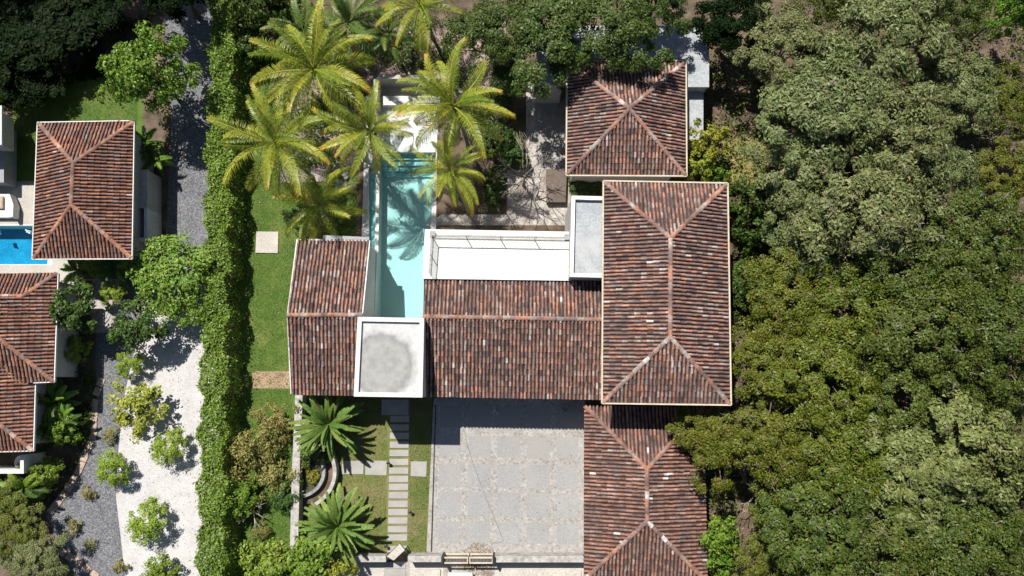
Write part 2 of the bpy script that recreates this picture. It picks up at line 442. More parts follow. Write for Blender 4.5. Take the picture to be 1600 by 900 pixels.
# two pool basins are cut out of the ground
pA = [P(567, 150, 0), P(684, 150, 0), P(664, 520, 0), P(562, 520, 0)]
poolA = (min(p.x for p in pA) + 0.25, max(p.x for p in pA), min(p.y for p in pA), max(p.y for p in pA))
pB = [P(-60, 352, 0), P(78, 352, 0), P(78, 413, 0)]
poolB = (pB[0].x, pB[1].x + 0.3, pB[2].y, pB[1].y)
def ground_sheet():
    holes = [poolA, poolB]
    xs = sorted({-600, -60, 60, 600, *[h[0] for h in holes], *[h[1] for h in holes]})
    ys = sorted({-600, -40, 60, 600, *[h[2] for h in holes], *[h[3] for h in holes]})
    mb = MB()
    for i in range(len(xs) - 1):
        for j in range(len(ys) - 1):
            cx, cy = (xs[i] + xs[i + 1]) / 2, (ys[j] + ys[j + 1]) / 2
            if any(h[0] < cx < h[1] and h[2] < cy < h[3] for h in holes): continue
            mb.poly([(xs[i], ys[j], 0), (xs[i + 1], ys[j], 0), (xs[i + 1], ys[j + 1], 0), (xs[i], ys[j + 1], 0)])
    tag(link('ground', mb.mesh('ground', M['soil'])), kind='structure')
ground_sheet()

sheet('lawn', [(372, 95), (445, 95), (455, 262), (560, 262), (556, 380), (470, 380), (462, 620), (456, 900), (450, 1000), (350, 1000), (370, 500)], 0.004, M['lawn'])
sheet('garden_bed', [(398, 40), (790, 30), (790, 210), (690, 215), (560, 130), (562, 266), (435, 268), (440, 100)], 0.008, M['mulch'])
sheet('front_lawn', [(470, 600), (676, 600), (668, 866), (462, 866)], 0.004, M['lawn_dry'])
sheet('neighbour_lawn', [(20, 120), (225, 110), (222, 215), (150, 300), (22, 300)], 0.004, M['lawn'])
sheet('dark_gravel_path', [(252, -40), (345, -40), (340, 300), (335, 480), (250, 560), (215, 900), (190, 960), (160, 960), (96, 862), (70, 800), (128, 740), (152, 650), (148, 440), (200, 380), (258, 380), (268, 190)], 0.008, M['dark_gravel'])
sheet('white_gravel_drive', [(226, 455), (300, 430), (345, 430), (345, 960), (200, 960), (191, 860), (181, 775), (186, 690), (196, 610), (212, 540)], 0.012, M['white_gravel'])
sheet('neighbour_patio', [(-80, 285), (60, 283), (60, 353), (110, 353), (118, 445), (-80, 470), (-80, 413), (78, 413), (78, 353), (-80, 353)], 0.012, M['deck'])
sheet('neighbour_side_path', [(128, 436), (188, 436), (190, 520), (150, 520)], 0.016, M['stone'])
sheet('straw_grass', [(1128, 215), (1198, 215), (1196, 290), (1130, 290)], 0.004, M['straw'])
sheet('pool_terrace', [(556, 110), (700, 110), (690, 352), (664, 352), (664, 500), (556, 500)], -2.0, M['deck'])
sheet('side_patio', [(822, 130), (905, 130), (905, 352), (664, 352), (690, 335), (792, 335), (792, 265), (822, 265)], 0.012, M['patio'])
mb = MB()
for y0, y1 in ((131, 152), (155, 176), (179, 197), (200, 219), (222, 242), (245, 262)):
    mb.poly([P(838, y1, .017), P(885, y1, .017), P(885, y0, .017), P(838, y0, .017)])
tag(link('patio_paving', mb.mesh('patio_paving', M['slab'])), kind='structure')
sheet('brown_path', [(394, 580), (456, 580), (456, 607), (394, 607)], 0.010, M['brownpath'])
sheet('driveway', [(455, 878), (915, 878), (915, 1010), (455, 1010)], 0.004, M['cream_pave'])
sheet('entry_paving', [(600, 878), (640, 878), (640, 1010), (600, 1010)], 0.008, M['step'])
sheet('drive_apron', [(694, 850), (772, 850), (774, 1010), (690, 1010)], 0.008, M['patio'])

# courtyard: cobble bands with concrete slabs set a little proud
mb = MB()
mb.poly([P(x, y, 0.012) for x, y in [(668, 866), (914, 866), (914, 622), (678, 622)]])
xr = [(688, 721), (733, 768), (778, 813), (824, 859), (870, 903)]
yr = [(634, 668), (680, 713), (724, 760), (768, 806), (815, 847)]
for i, (x0, x1) in enumerate(xr):
    for j, (y0, y1) in enumerate(yr):
        s0, s1 = -(y0 - 640) * 0.022 * (1 - i * 0.25), -(y1 - 640) * 0.022 * (1 - i * 0.25)
        d = i * 0.9
        q = [P(x0 + s1, y1 + d, 0.018), P(x1 + s1, y1 + d, 0.018), P(x1 + s0, y0 + d, 0.018), P(x0 + s0, y0 + d, 0.018)]
        mb.poly(q, 1)
tag(link('courtyard', mb.mesh('courtyard', [M['cobble'], M['slab']])), kind='structure')

# ------------------------------------------------------------------ tiled roofs
def hard_clip(V, F, T, poly, over):
    me = bpy.data.meshes.new('tmp'); me.from_pydata(V, [], F)
    a = me.attributes.new('tint', 'FLOAT_COLOR', 'FACE')
    tt = np.ones((len(F), 4), dtype=np.float32); tt[:, :3] = T
    a.data.foreach_set('color', tt.ravel())
    bm = bmesh.new(); bm.from_mesh(me); bpy.data.meshes.remove(me)
    n = len(poly); c = sum((Vector((p.x, p.y, 0)) for p in poly), Vector()) / n
    for i in range(n):
        a0, b0 = poly[i], poly[(i + 1) % n]
        d = Vector((b0.x - a0.x, b0.y - a0.y, 0)).normalized()
        nn = Vector((d.y, -d.x, 0))
        if nn.dot(Vector((c.x - a0.x, c.y - a0.y, 0))) > 0: nn = -nn
        bmesh.ops.bisect_plane(bm, geom=bm.verts[:] + bm.edges[:] + bm.faces[:], plane_co=Vector((a0.x, a0.y, 0)) + nn * (over if i == 0 else 0.0), plane_no=nn, clear_outer=True)
    lay = bm.faces.layers.float_color['tint']
    bm.verts.index_update()
    V2 = [tuple(v.co) for v in bm.verts]; F2 = [tuple(v.index for v in f.verts) for f in bm.faces]; T2 = [tuple(f[lay])[:3] for f in bm.faces]
    bm.free()
    return V2, F2, T2

PITCH, EXPO = 0.235, 0.37
def slope_tiles(poly, out, over=0.06, rr=random, eave=None):
    """poly: 3-D corners, the first two being the eave"""
    A, B = eave or (poly[0], poly[1])
    e = (B - A); e.z = 0; e.normalize()
    top = max(poly, key=lambda p: p.z)
    s = (top - A) - e * (top - A).dot(e); s.normalize()
    n = e.cross(s)
    if n.z < 0: n = -n
    ab = [((p - A).dot(e), (p - A).dot(s)) for p in poly]
    amin, amax = min(a for a, b in ab), max(a for a, b in ab)
    bmax = max(b for a, b in ab)
    cen = (sum(a for a, b in ab) / len(ab), sum(b for a, b in ab) / len(ab))
    hp = []
    for i in range(len(ab)):
        (x0, y0), (x1, y1) = ab[i], ab[(i + 1) % len(ab)]
        L = math.hypot(x1 - x0, y1 - y0)
        if L < 1e-4: continue
        nx, ny = (y1 - y0) / L, -(x1 - x0) / L
        if nx * (cen[0] - x0) + ny * (cen[1] - y0) > 0: nx, ny = -nx, -ny
        hp.append((nx, ny, nx * x0 + ny * y0))
    V, F, T = [], [], []
    ang = [math.pi * k / 5 for k in range(6)]
    j0, j1 = int(math.floor(amin / PITCH)) - 1, int(math.ceil(amax / PITCH)) + 1
    rows = int(math.ceil(bmax / EXPO)) + 1
    for j in range(j0, j1 + 1):
        colv = rr.gauss(0, 0.08); wob = rr.gauss(0, 0.008)
        for r in range(-1, rows):
            ac, bc = j * PITCH, (r + 0.5) * EXPO
            if any(nx * ac + ny * bc - d > 0.42 for nx, ny, d in hp): continue
            tone = min(.90, max(0, rr.betavariate(1.8, 1.7) + colv))
            if rr.random() < .022: tone = rr.uniform(.93, 1)
            t3 = (tone, rr.random(), 0.2)
            b0 = r * EXPO - 0.03 + rr.gauss(0, 0.022); b1 = b0 + EXPO + 0.06
            da = wob + rr.gauss(0, 0.011)
            k = len(V)
            for b, hw, lift, h in ((b0, 0.080, 0.046, 0.092), (b1, 0.068, 0.030, 0.080)):
                for q in ang:
                    p = A + e * (ac + PITCH / 2 + da + hw * math.cos(q)) + s * b + n * (lift + h * math.sin(q))
                    V.append(tuple(p))
            for q in range(5):
                F.append((k + q, k + q + 1, k + 7 + q, k + 6 + q)); T.append(t3)
            k0 = len(V)                                                # the butt end, 6 mm clay lip
            for q in ang:
                V.append(tuple(A + e * (ac + PITCH / 2 + da + 0.07 * math.cos(q)) + s * b0 + n * (0.034 + 0.075 * math.sin(q))))
            for q in range(5):
                F.append((k + q + 1, k + q, k0 + q, k0 + q + 1)); T.append(t3)
            k = len(V)                                                 # pan tile
            tone2 = max(0, min(1, rr.betavariate(2, 2)))
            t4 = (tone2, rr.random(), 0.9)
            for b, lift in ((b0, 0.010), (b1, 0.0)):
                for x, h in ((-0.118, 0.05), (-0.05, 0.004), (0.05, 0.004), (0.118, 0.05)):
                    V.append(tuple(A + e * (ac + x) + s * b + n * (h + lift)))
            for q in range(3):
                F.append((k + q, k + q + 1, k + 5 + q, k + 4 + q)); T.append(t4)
    V, F, T = hard_clip(V, F, T, poly, over)
    k = len(out['v'])
    out['v'] += V; out['f'] += [tuple(i + k for i in f) for f in F]; out['t'] += T

def tiles_mesh(name, out, mat):
    me = bpy.data.meshes.new(name); me.from_pydata(out['v'], [], out['f'])
    a = me.attributes.new('tint', 'FLOAT_COLOR', 'FACE')
    tt = np.ones((len(out['f']), 4), dtype=np.float32); tt[:, :3] = out['t']
    a.data.foreach_set('color', tt.ravel())
    me.materials.append(mat); me.update()
    return me

def caps(lines, mat, name, parent, hi=0.10):
    out = {'v': [], 'f': [], 't': []}
    for a, b in lines:
        a, b = Vector(a), Vector(b)
        if b.z > a.z: pass
        L = (b - a).length; d = (b - a) / L
        side = d.cross(Vector((0, 0, 1))).normalized(); up = side.cross(d).normalized()
        if up.z < 0: up = -up
        nseg = max(1, int(round(L / 0.42)))
        for i in range(nseg):
            t0, t1 = i * L / nseg - 0.02, (i + 1) * L / nseg + 0.03
            tone = min(1, max(0, random.betavariate(3.2, 1.5))); t3 = (tone, random.random(), 0.2)
            k = len(out['v'])
            for t, r, l in ((t0, 0.15, 0.05), (t1, 0.125, 0.03)):
                for q in range(7):
                    g = math.pi * q / 6
                    out['v'].append(tuple(a + d * t + side * r * math.cos(g) + up * (l + hi * math.sin(g) + 0.01)))
            for q in range(6):
                out['f'].append((k + q, k + q + 1, k + 8 + q, k + 7 + q)); out['t'].append(t3)
    me = tiles_mesh(name, out, mat)
    me.transform(world_of(parent).inverted())
    return link(name, me, parent)

def shrink(pts, d):
    """inset a convex outline (xy) by d"""
    pts = [Vector((p[0], p[1])) for p in pts]; n = len(pts)
    a = sum(pts[i].x * pts[(i + 1) % n].y - pts[(i + 1) % n].x * pts[i].y for i in range(n))
    if a < 0: pts = pts[::-1]
    res = []
    for i in range(n):
        p, q, r = pts[i - 1], pts[i], pts[(i + 1) % n]
        d1, d2 = (q - p).normalized(), (r - q).normalized()
        n1, n2 = Vector((-d1.y, d1.x)), Vector((-d2.y, d2.x))
        k = (n1 + n2); k = k / max(0.3, k.dot(n1))
        res.append(q + k * d)
    return res

def tiled_roof(parent, slopes, cap_lines, mat, trim=None, trimw=0.09, label=None, name='tiled_roof', eaves=None):
    """slopes: lists of (px, py, z); the first two are the eave"""
    out = {'v': [], 'f': [], 't': []}
    for i_, sl_ in enumerate(slopes): slope_tiles([p if isinstance(p, Vector) else P(*p) for p in sl_], out, eave=(eaves or {}).get(i_))
    me = tiles_mesh(name, out, mat)
    me.transform(world_of(parent).inverted())
    ro = link(name, me, parent)
    if label: ro['label'] = label
    caps([(p if isinstance(p, Vector) else P(*p), q if isinstance(q, Vector) else P(*q)) for p, q in cap_lines], mat, 'ridge_tiles', ro)
    sb = MB()
    for sl_ in slopes:
        pts = [p if isinstance(p, Vector) else P(*p) for p in sl_]
        c = sum(pts, Vector()) / len(pts)
        pts = [p + (c - p) * 0.004 for p in pts]
        sb.prism(pts, [p.z - 0.16 for p in pts], [p.z - 0.06 for p in pts]) if sum(pts[i].x * pts[(i + 1) % len(pts)].y - pts[(i + 1) % len(pts)].x * pts[i].y for i in range(len(pts))) > 0 else sb.prism(pts[::-1], [p.z - 0.16 for p in pts[::-1]], [p.z - 0.06 for p in pts[::-1]])
    sb.build('soffit', M['brown'], ro)
    if trim:
        tb = MB()
        for a, b in trim:
            a = a if isinstance(a, Vector) else P(*a); b = b if isinstance(b, Vector) else P(*b)
            tb.bar(a, b, trimw, 0.14)
        tb.build('fascia', M['cream'] if trimw > 0.08 else M['white'], ro)
    return ro

def hip(corn, ze, r0, r1, zr):
    """corn: nw, ne, se, sw pixels; r0 north ridge end, r1 south ridge end"""
    nw, ne, se, sw = [P(x, y, ze) for x, y in corn]
    a, b = P(*r0, zr), P(*r1, zr)
    sl = [[ne, nw, a], [sw, se, b], [nw, sw, b, a], [se, ne, a, b]]
    cl = [(nw, a), (ne, a), (sw, b), (se, b)]
    if (a - b).length > 0.3: cl.append((a, b))
    else:
        pass
    return sl, cl, [nw, ne, se, sw]

def rim(c, d=0.12):
    """trim lines just outside the eave corners"""
    o = shrink([(p.x, p.y) for p in c], -d)
    z = c[0].z + 0.03
    o = [Vector((p.x, p.y, z)) for p in o]
    return [(o[i], o[(i + 1) % len(o)]) for i in range(len(o))]

def wall_box(parent, pts, z0, z1, mat=None, name='wall', inset=0.45):
    mb = MB(); mb.prism(shrink([(p[0], p[1]) for p in pts], inset), z0, z1)
    return mb.build(name, mat or M['wall'], parent)

def opening(parent, a, b, z0, z1, kind='window', out=0.05):
    """a window or door on the wall line a-b (xy), facing right of a->b"""
    a, b = Vector((a[0], a[1], 0)), Vector((b[0], b[1], 0))
    d = (b - a).normalized(); nn = Vector((d.y, -d.x, 0))
    zc, h = (z0 + z1) / 2, z1 - z0
    f = MB()
    for q0, q1, za, hh in ((a, b, z0, 0.08), (a, b, z1, 0.08)):
        f.bar(q0 + nn * out + Vector((0, 0, za)), q1 + nn * out + Vector((0, 0, za)), 0.1, hh)
    for q in (a, b, (a + b) / 2):
        f.box((q.x + nn.x * out, q.y + nn.y * out, zc), (0.09, 0.09, h - 0.08), math.atan2(d.y, d.x))
    fo = f.build(kind, M['brown'], parent)
    g = MB(); g.bar(a + d * 0.05 + nn * 0.02 + Vector((0, 0, zc)), b - d * 0.05 + nn * 0.02 + Vector((0, 0, zc)), 0.02, h - 0.1)
    g.build('pane', M['window'] if kind == 'window' else M['brown'], fo)

def parapet_box(parent, corners, z, t, hpar, floor_mat, wall_mat, z0=0.0, name='flat_roof', sides=(1, 1, 1, 1)):
    """flat roof with an upstand; corners are px of the outer top edge (nw, ne, se, sw)"""
    out = [P(x, y, z) for x, y in corners]
    inn = shrink([(p.x, p.y) for p in out], t)
    o2 = shrink([(p.x, p.y) for p in out], 0)
    mb = MB(); mb.prism(shrink([(p.x, p.y) for p in out], 0.012), z0, z - hpar - 0.02)
    mb.build('wall', wall_mat, parent)
    mb = MB(); mb.prism(shrink([(p.x, p.y) for p in out], t * 0.5), z - hpar - 0.02, z - hpar)
    fl = mb.build(name, floor_mat, parent)
    mb = MB(); n = len(o2)
    for i in range(n):
        j = (i + 1) % n
        mb.prism([o2[i], o2[j], inn[j], inn[i]], z - hpar - 0.012, z)
    mb.build('parapet', M['white'], fl)
    return out

# ------------------------------------------------------------------ the villa
V0 = P(760, 520, 0); V0.z = 0
villa = empty('villa', V0, 'large white villa with old clay tile roofs and a white tower, beside the turquoise pool', 'villa')
# west wing
zE, zR = 3.4, 4.62
wn = [P(464.5, 374.5, zE), P(578, 376.5, zE)]; wr = [P(449.5, 492.5, zR), P(566.5, 492, zR)]; ws = [P(455, 615.5, zE), P(558, 617, zE)]
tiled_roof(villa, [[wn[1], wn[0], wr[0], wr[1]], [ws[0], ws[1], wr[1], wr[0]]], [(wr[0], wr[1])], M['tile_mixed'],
           [(wn[0], wr[0]), (wr[0], ws[0]), (wn[1], wr[1]), (wn[0], wn[1]), (wr[1], ws[1])], 0.07, 'west gable roof of mottled clay tiles')
mb = MB()
wx0, wx1 = wr[0].x + 0.12, wr[1].x - 0.02
for x in (0,):
    pts = shrink([(wx0, ws[0].y + 0.4), (wx1, ws[0].y + 0.4), (wx1, wn[0].y - 0.25), (wx0, wn[0].y - 0.25)], 0)
    mb.prism(pts, 0, zE - 0.1)
    for X in (wx0 + 0.004, wx1 - 0.204):
        k = len(mb.v)
        yl = (ws[0].y + 0.4, wr[0].y, wn[0].y - 0.25)
        for xx in (X, X + 0.2):
            mb.v += [(xx, yl[0], zE - 0.13), (xx, yl[2], zE - 0.13), (xx, yl[2], zE - 0.04), (xx, yl[1], zR - 0.13), (xx, yl[0], zE - 0.04)]
        mb.f += [(k, k + 1, k + 2, k + 3, k + 4)[::-1], (k + 5, k + 6, k + 7, k + 8, k + 9)]
        mb.f += [(k + i, k + (i + 1) % 5, k + 5 + (i + 1) % 5, k + 5 + i) for i in range(5)]; mb.m += [0] * 7
mb.build('wall', M['white'], villa)
opening(villa, (wx0, wn[0].y - 2), (wx0, wr[0].y + 1), 0.8, 2.4, 'window')
opening(villa, (ws[0].x + 1.2, ws[0].y + 0.4), (ws[0].x + 2.8, ws[0].y + 0.4), 0.8, 2.4, 'window')
# grey gutter box behind the north eave
mb = MB(); a, b = P(505, 371, 3.3), P(577, 374, 3.3); mb.bar(a, b, 0.28, 0.12); mb.build('gutter', M['grey'], villa)
# hall
hN = [P(662.5, 437.5, 4.18), P(943.5, 440.5, 4.18)]; hr = [P(661, 494.5, 4.75), P(943.5, 499.5, 4.75)]; hs = [P(659, 618.5, 3.5), P(943.5, 623.5, 3.5)]
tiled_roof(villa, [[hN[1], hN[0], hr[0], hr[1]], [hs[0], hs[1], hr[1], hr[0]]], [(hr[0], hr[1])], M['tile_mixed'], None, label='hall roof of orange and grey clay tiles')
wall_box(villa, [hs[0], hs[1], P(943.5, 442, 4.18), P(662.5, 440, 4.18)], 0, 3.35, inset=0.5)
for k in range(3):
    x = hs[0].x + 1.6 + k * 3.2
    opening(villa, (x, hs[0].y + 0.5), (x + 1.9, hs[0].y + 0.5), 0.1, 2.4, 'window')
# terrace on the flat roof north of the hall
tz = 4.42
tp = [P(668, 372, tz), P(888, 375, tz), P(890, 437, tz), P(661.5, 434, tz)]
mb = MB(); mb.prism(tp, 0, tz - 0.2); mb.build('wall', M['wall'], villa)
tq = [P(665, 370, tz), P(893, 373, tz), P(893, 438.5, tz), P(661, 435.5, tz)]
mb = MB(); mb.prism(tq, tz - 0.196, tz); te = mb.build('roof_terrace', M['white'], villa)
lo = [P(664, 358, tz - .25), P(892, 362, tz - .25), P(892, 371.5, tz - .25), P(676, 368.5, tz - .25), P(672, 431, tz - .25), P(660, 431, tz - .25)]
mb = MB()
mb.prism([lo[0], lo[1], lo[2], lo[3]], tz - 0.55, tz - 0.25); mb.prism([lo[0], lo[3], lo[4], lo[5]], tz - 0.55, tz - 0.252)
mb.build('cornice', M['white'], te)
g0, g1, g2 = P(677, 372.5, tz), P(888, 376, tz), P(673, 431, tz)
bal = MB(); rl = MB()
for a, b, k in ((g0, g1, 4), (g0, g2, 2)):
    for i in range(k):
        p, q = a.lerp(b, i / k), a.lerp(b, (i + 1) / k)
        d = (q - p).normalized() * 0.015
        bal.bar(p + d + Vector((0, 0, 0.52)), q - d + Vector((0, 0, 0.52)), 0.012, 0.96)
        rl.box((p.x, p.y, tz + 0.52), (0.035, 0.035, 1.0))
    rl.bar(a + Vector((0, 0, 1.03)), b + Vector((0, 0, 1.03)), 0.045, 0.035)
    rl.bar(a + Vector((0, 0, 0.03)), b + Vector((0, 0, 0.03)), 0.05, 0.05)
bo = rl.build('balustrade_rail', M['stone'], te)
bal.build('glass_panel', M['glass'], bo)
for px, py in ((676, 366), (886, 371)):
    c = P(px, py, tz); mb = MB(); mb.box((c.x, c.y, tz + 0.0), (0.32, 0.36, 0.3)); mb.build('corner_box', M['grey'], te)  # small grey box at a terrace corner
# flat box beside the east block
fb = parapet_box(villa, [(893, 305.5), (950, 307), (950, 434), (890, 432.5)], 5.6, 0.24, 0.24, M['flatroof'], M['wall'])
# tower
parapet_box(villa, [(558.7, 495), (662.7, 497), (660, 621), (552.6, 619.5)], 5.6, 0.26, 0.2, M['stained'], M['wall'], name='flat_roof')
d0, d1 = P(598, 617, 0), P(640, 617, 0)
ty = P(600, 620.3, 5.6).y
opening(villa, (P(596, 620, 5.6).x, ty + 0.0), (P(634, 620, 5.6).x, ty + 0.0), 0.05, 2.5, 'door')
# east block
ze, zr = 5.9, 7.2
sl_, cl_, ec = hip([(945.5, 286), (1133.5, 289.5), (1138.5, 629.5), (943.5, 627)], ze, (1047.5, 372), (1047, 527), zr)
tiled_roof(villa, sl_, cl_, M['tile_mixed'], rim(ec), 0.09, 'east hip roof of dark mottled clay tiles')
wall_box(villa, ec, 0, ze - 0.12, inset=0.5)
for k in range(3):
    y = ec[2].y + 2 + k * 4
    opening(villa, (ec[2].x - 0.5, y), (ec[2].x - 0.5, y + 1.6), 3.4, 5.0, 'window')
# low wall strip between pool and west wing
mb = MB(); mb.prism([P(583.5, 394, 0.9), P(589, 394, 0.9), P(585, 495, 0.9), P(578, 495, 0.9)], 0.0, 0.9); mb.build('wall', M['white'], villa)

# guest pavilion
zG, zT = 3.7, 5.15
pv = empty('guest_pavilion', P(985, 190, 0), 'square pavilion with a four sided clay tile roof, half shaded by a big tree', 'pavilion')
sl_, cl_, gc = hip([(888.5, 98), (1069, 98), (1070, 273), (887, 272)], zG, (983.5, 169.5), (983.4, 170.5), zT)
tiled_roof(pv, sl_, cl_, M['tile_mixed'], rim(gc, 0.11), 0.09)
wall_box(pv, gc, 0, zG - 0.12, inset=0.45)
opening(pv, (gc[3].x + .45, gc[3].y + 3.5), (gc[3].x + .45, gc[3].y + 1.5), 0.05, 2.3, 'door')
an = empty('flat_roofed_annex', P(960, 90, 0), 'low white building with a flat roof under the big tree, behind the square pavilion', 'annex')
q = [P(838, 40, 3.2), P(1108, 40, 3.2), P(1108, 136, 3.2), P(1073, 136, 3.2), P(1073, 92, 3.2), P(880, 92, 3.2), P(880, 133, 3.2), P(838, 133, 3.2)]
def lshape(parts, z0, z1, mat, name, parent):
    mb = MB()
    for i, pp in enumerate(parts): mb.prism(pp, z0, z1 - 0.003 * i)
    return mb.build(name, mat, parent)
qs = [[q[0], q[1], P(1108, 92, 3.2), P(838, 92, 3.2)], [P(1072.5, 92.1, 3.2), P(1108, 92.1, 3.2), q[2], q[3]], [P(838, 92.1, 3.2), P(880, 92.1, 3.2), q[6], q[7]]]
lshape(qs, 3.0, 3.2, M['flatroof'], 'flat_roof', an)
lshape([shrink([(p.x, p.y) for p in pp], 0.06) for pp in qs], 0, 2.995, M['wall'], 'wall', an)
lr = [P(1074, 138, 2.3), P(1099, 138, 2.3), P(1099, 218, 2.3), P(1074, 218, 2.3)]
mb = MB(); mb.prism(lr, 2.15, 2.3); mb.build('lower_roof', M['flatroof'], an)
mb = MB(); mb.prism(shrink([(p.x, p.y) for p in lr], 0.05), 0, 2.146); mb.build('wall', M['wall'], an)

# garage
ga = empty('garage_house', P(1008, 770, 0), 'garage building with a red brown clay tile hip roof, right of the paved courtyard', 'garage')
sl_, cl_, cc_ = hip([(914, 634.5), (1098, 637.5), (1104, 909), (913.5, 905)], 2.75, (1010.7, 733), (1011, 814.5), 3.9)
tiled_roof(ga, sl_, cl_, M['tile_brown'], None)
wall_box(ga, cc_, 0, 2.6, inset=0.4)
gx = cc_[0].x + 0.4
for k in range(2):
    y = P(914, 720 + k * 80, 2.7).y
    opening(ga, (gx, y), (gx, y - 2.6), 0.05, 2.2, 'door')

# ------------------------------------------------------------------ the pool
pool = empty('swimming_pool', P(628, 380, 0), 'long narrow turquoise lap pool between the white tower and the palms', 'pool')
WZ, FZ = -0.12, -1.15
nL, nR, sR, sL = P(594, 205, 0), P(684, 205, 0), P(660.5, 512, 0), P(589.5, 512, 0)
def ring(outer, inner, z0, z1, mb):
    n = len(outer)
    for i in range(n):
        j = (i + 1) % n
        mb.prism([outer[i], outer[j], inner[j], inner[i]], z0, z1)
big = [Vector((poolA[0] - .02, poolA[3] + .02)), Vector((poolA[1] + .02, poolA[3] + .02)), Vector((poolA[1] + .02, poolA[2] - .02)), Vector((poolA[0] - .02, poolA[2] - .02))]
inn = [Vector((p.x, p.y)) for p in (nL, nR, sR, sL)]
mb = MB()
mb.prism([(p.x, p.y) for p in big], FZ - 0.2, FZ)                       # floor slab
mb.build('pool_floor', M['pooltile'], pool)
c0, c1 = P(576.5, 262, 0), P(576.5, 512, 0)                              # side channel
mb = MB()
mb.prism([inn[1], big[1], big[2], inn[2]], FZ, 0.03)                     # east side
mb.prism([big[0], big[1], inn[1], inn[0]], FZ, 0.028)                    # north side
mb.prism([inn[3], inn[2], big[2], big[3]], FZ, 0.026)                    # south side
ch0, ch1 = P(588, 262, 0), P(583.5, 512, 0)
mb.prism([inn[0], inn[3], (ch1.x, ch1.y), (ch0.x, ch0.y), (P(588, 205, 0).x, inn[0].y)], FZ, 0.024)     # rib between pool and channel
mb.prism([big[0], (P(588, 205, 0).x, inn[0].y), (ch0.x, ch0.y), (c0.x, c0.y), (big[0].x, c0.y)], FZ, 0.022)
mb.prism([(big[0].x, c0.y), (c0.x, c0.y), (c1.x, c1.y), (big[0].x, c1.y)], FZ, 0.020)
mb.build('coping', M['white'], pool)
mb = MB(); mb.prism([(c0.x, c0.y), (ch0.x, ch0.y), (ch1.x, ch1.y), (c1.x, c1.y)], FZ, -0.32); mb.build('channel_bed', M['ledge'], pool)
mb = MB()
for i, (ya, zt) in enumerate(((238, 0.018), (246, -0.5), (254, -0.68), (262, -0.86), (270, -1.0))):
    y0 = 205.2 if i == 0 else (238, 246, 254, 262, 270)[i - 1]
    f = lambda yy: ((P(594 - (yy - 205) * .0147, yy, 0)), (P(684 - (yy - 205) * .0766, yy, 0)))
    (a, b), (c, d) = f(y0), f(ya)
    mb.prism([(a.x + .01, a.y), (b.x - .01, b.y), (d.x - .01, d.y), (c.x + .01, c.y)], FZ, zt, 0)
mb.build('pool_step', M['ledge'], pool)
mb = MB(); mb.poly([(inn[0].x, inn[0].y, WZ), (inn[3].x, inn[3].y, WZ), (inn[2].x, inn[2].y, WZ), (inn[1].x, inn[1].y, WZ)])
mb.build('water', M['water'], pool)
mb = MB(); mb.poly([(c0.x, c0.y, WZ - .02), (c1.x, c1.y, WZ - .02), (ch1.x, ch1.y, WZ - .02), (ch0.x, ch0.y, WZ - .02)]); mb.build('channel_water', M['water'], pool)
# pool house roof at the north end: low white shelter
sh = empty('sun_shelter', P(640, 140, 0), 'small white open shelter in palm shade at the north end of the pool', 'shelter')
mb = MB(); mb.prism([P(597, 150, 0.5), P(688, 150, 0.5), P(688, 164, 0.5), P(597, 164, 0.5)], 0, 0.5); mb.build('bench', M['white'], sh)
mb = MB(); mb.prism([P(584, 124, 1.3), P(590, 124, 1.3), P(590, 164, 1.3), P(584, 164, 1.3)], 0, 1.3); mb.build('side_wall', M['white'], sh)
mb = MB(); mb.prism([P(590, 117, 1.4), P(688, 117, 1.4), P(688, 123, 1.4), P(590, 123, 1.4)], 0, 1.4); mb.build('back_wall', M['wall'], sh)
mb = MB(); mb.prism([P(590, 123.5, 0.1), P(688, 123.5, 0.1), P(688, 149.5, 0.1), P(590, 149.5, 0.1)], 0.0, 0.1); mb.build('floor_slab', M['deck'], sh)

# ------------------------------------------------------------------ neighbour's houses
nh = empty('neighbour_house', P(132, 300, 0), 'house with one red clay hip roof and a white side court, by the blue pool', 'house')
sl_, cl_, nc = hip([(62, 194), (208.5, 191.5), (205, 402.5), (54, 403)], 3.6, (115, 255), (112, 320.5), 4.75)
tiled_roof(nh, sl_, cl_, M['tile_red'], rim(nc, 0.10), 0.06)
wall_box(nh, nc, 0, 3.5, inset=0.45)
zA = 1.95
a4 = [P(212, 265, zA), P(230, 265, zA), P(230, 376, zA), P(212, 376, zA)]
mb = MB(); mb.prism([P(205, 265, zA), P(230, 265, zA), P(230, 325, zA), P(205, 325, zA)], 0, zA); mb.build('side_court', M['wall'], nh)
mb = MB(); mb.prism([P(225, 325.1, zA), P(230, 325.1, zA), P(230, 371, zA), P(225, 371, zA)], 0, zA - .003)
mb.prism([P(205, 371.1, zA), P(230, 371.1, zA), P(230, 376, zA), P(205, 376, zA)], 0, zA - .006); mb.build('court_wall', M['white'], nh)

n2 = empty('neighbour_wing', P(40, 560, 0), 'house with stepped red clay roofs at the left edge, below the blue pool', 'house')
ze2, pit = 3.4, 0.36
E0, E1 = P(89.3, 427.5, ze2), P(83.5, 595.5, ze2)
def onplane(px, py, A, B, sgn):
    """pixel ray meets the roof plane rising from the eave A-B with the given pitch"""
    e = (B - A).normalized(); up = Vector((-e.y, e.x, 0)) * sgn
    z = A.z
    for _ in range(30):
        p = P(px, py, z); z = A.z + (p - A).dot(up) * pit
    return P(px, py, z)
sgnE = 1 if Vector((-(E1 - E0).y, (E1 - E0).x, 0)).x < 0 else -1
hN1 = onplane(36, 463, E0, E1, sgnE); w1 = onplane(-70, 463, E0, E1, sgnE); w2 = onplane(-70, 474, E0, E1, sgnE); hS1 = onplane(2, 530, E0, E1, sgnE); hS0 = onplane(-70, 474, E0, E1, sgnE)
NE0 = P(-70, 430, ze2)
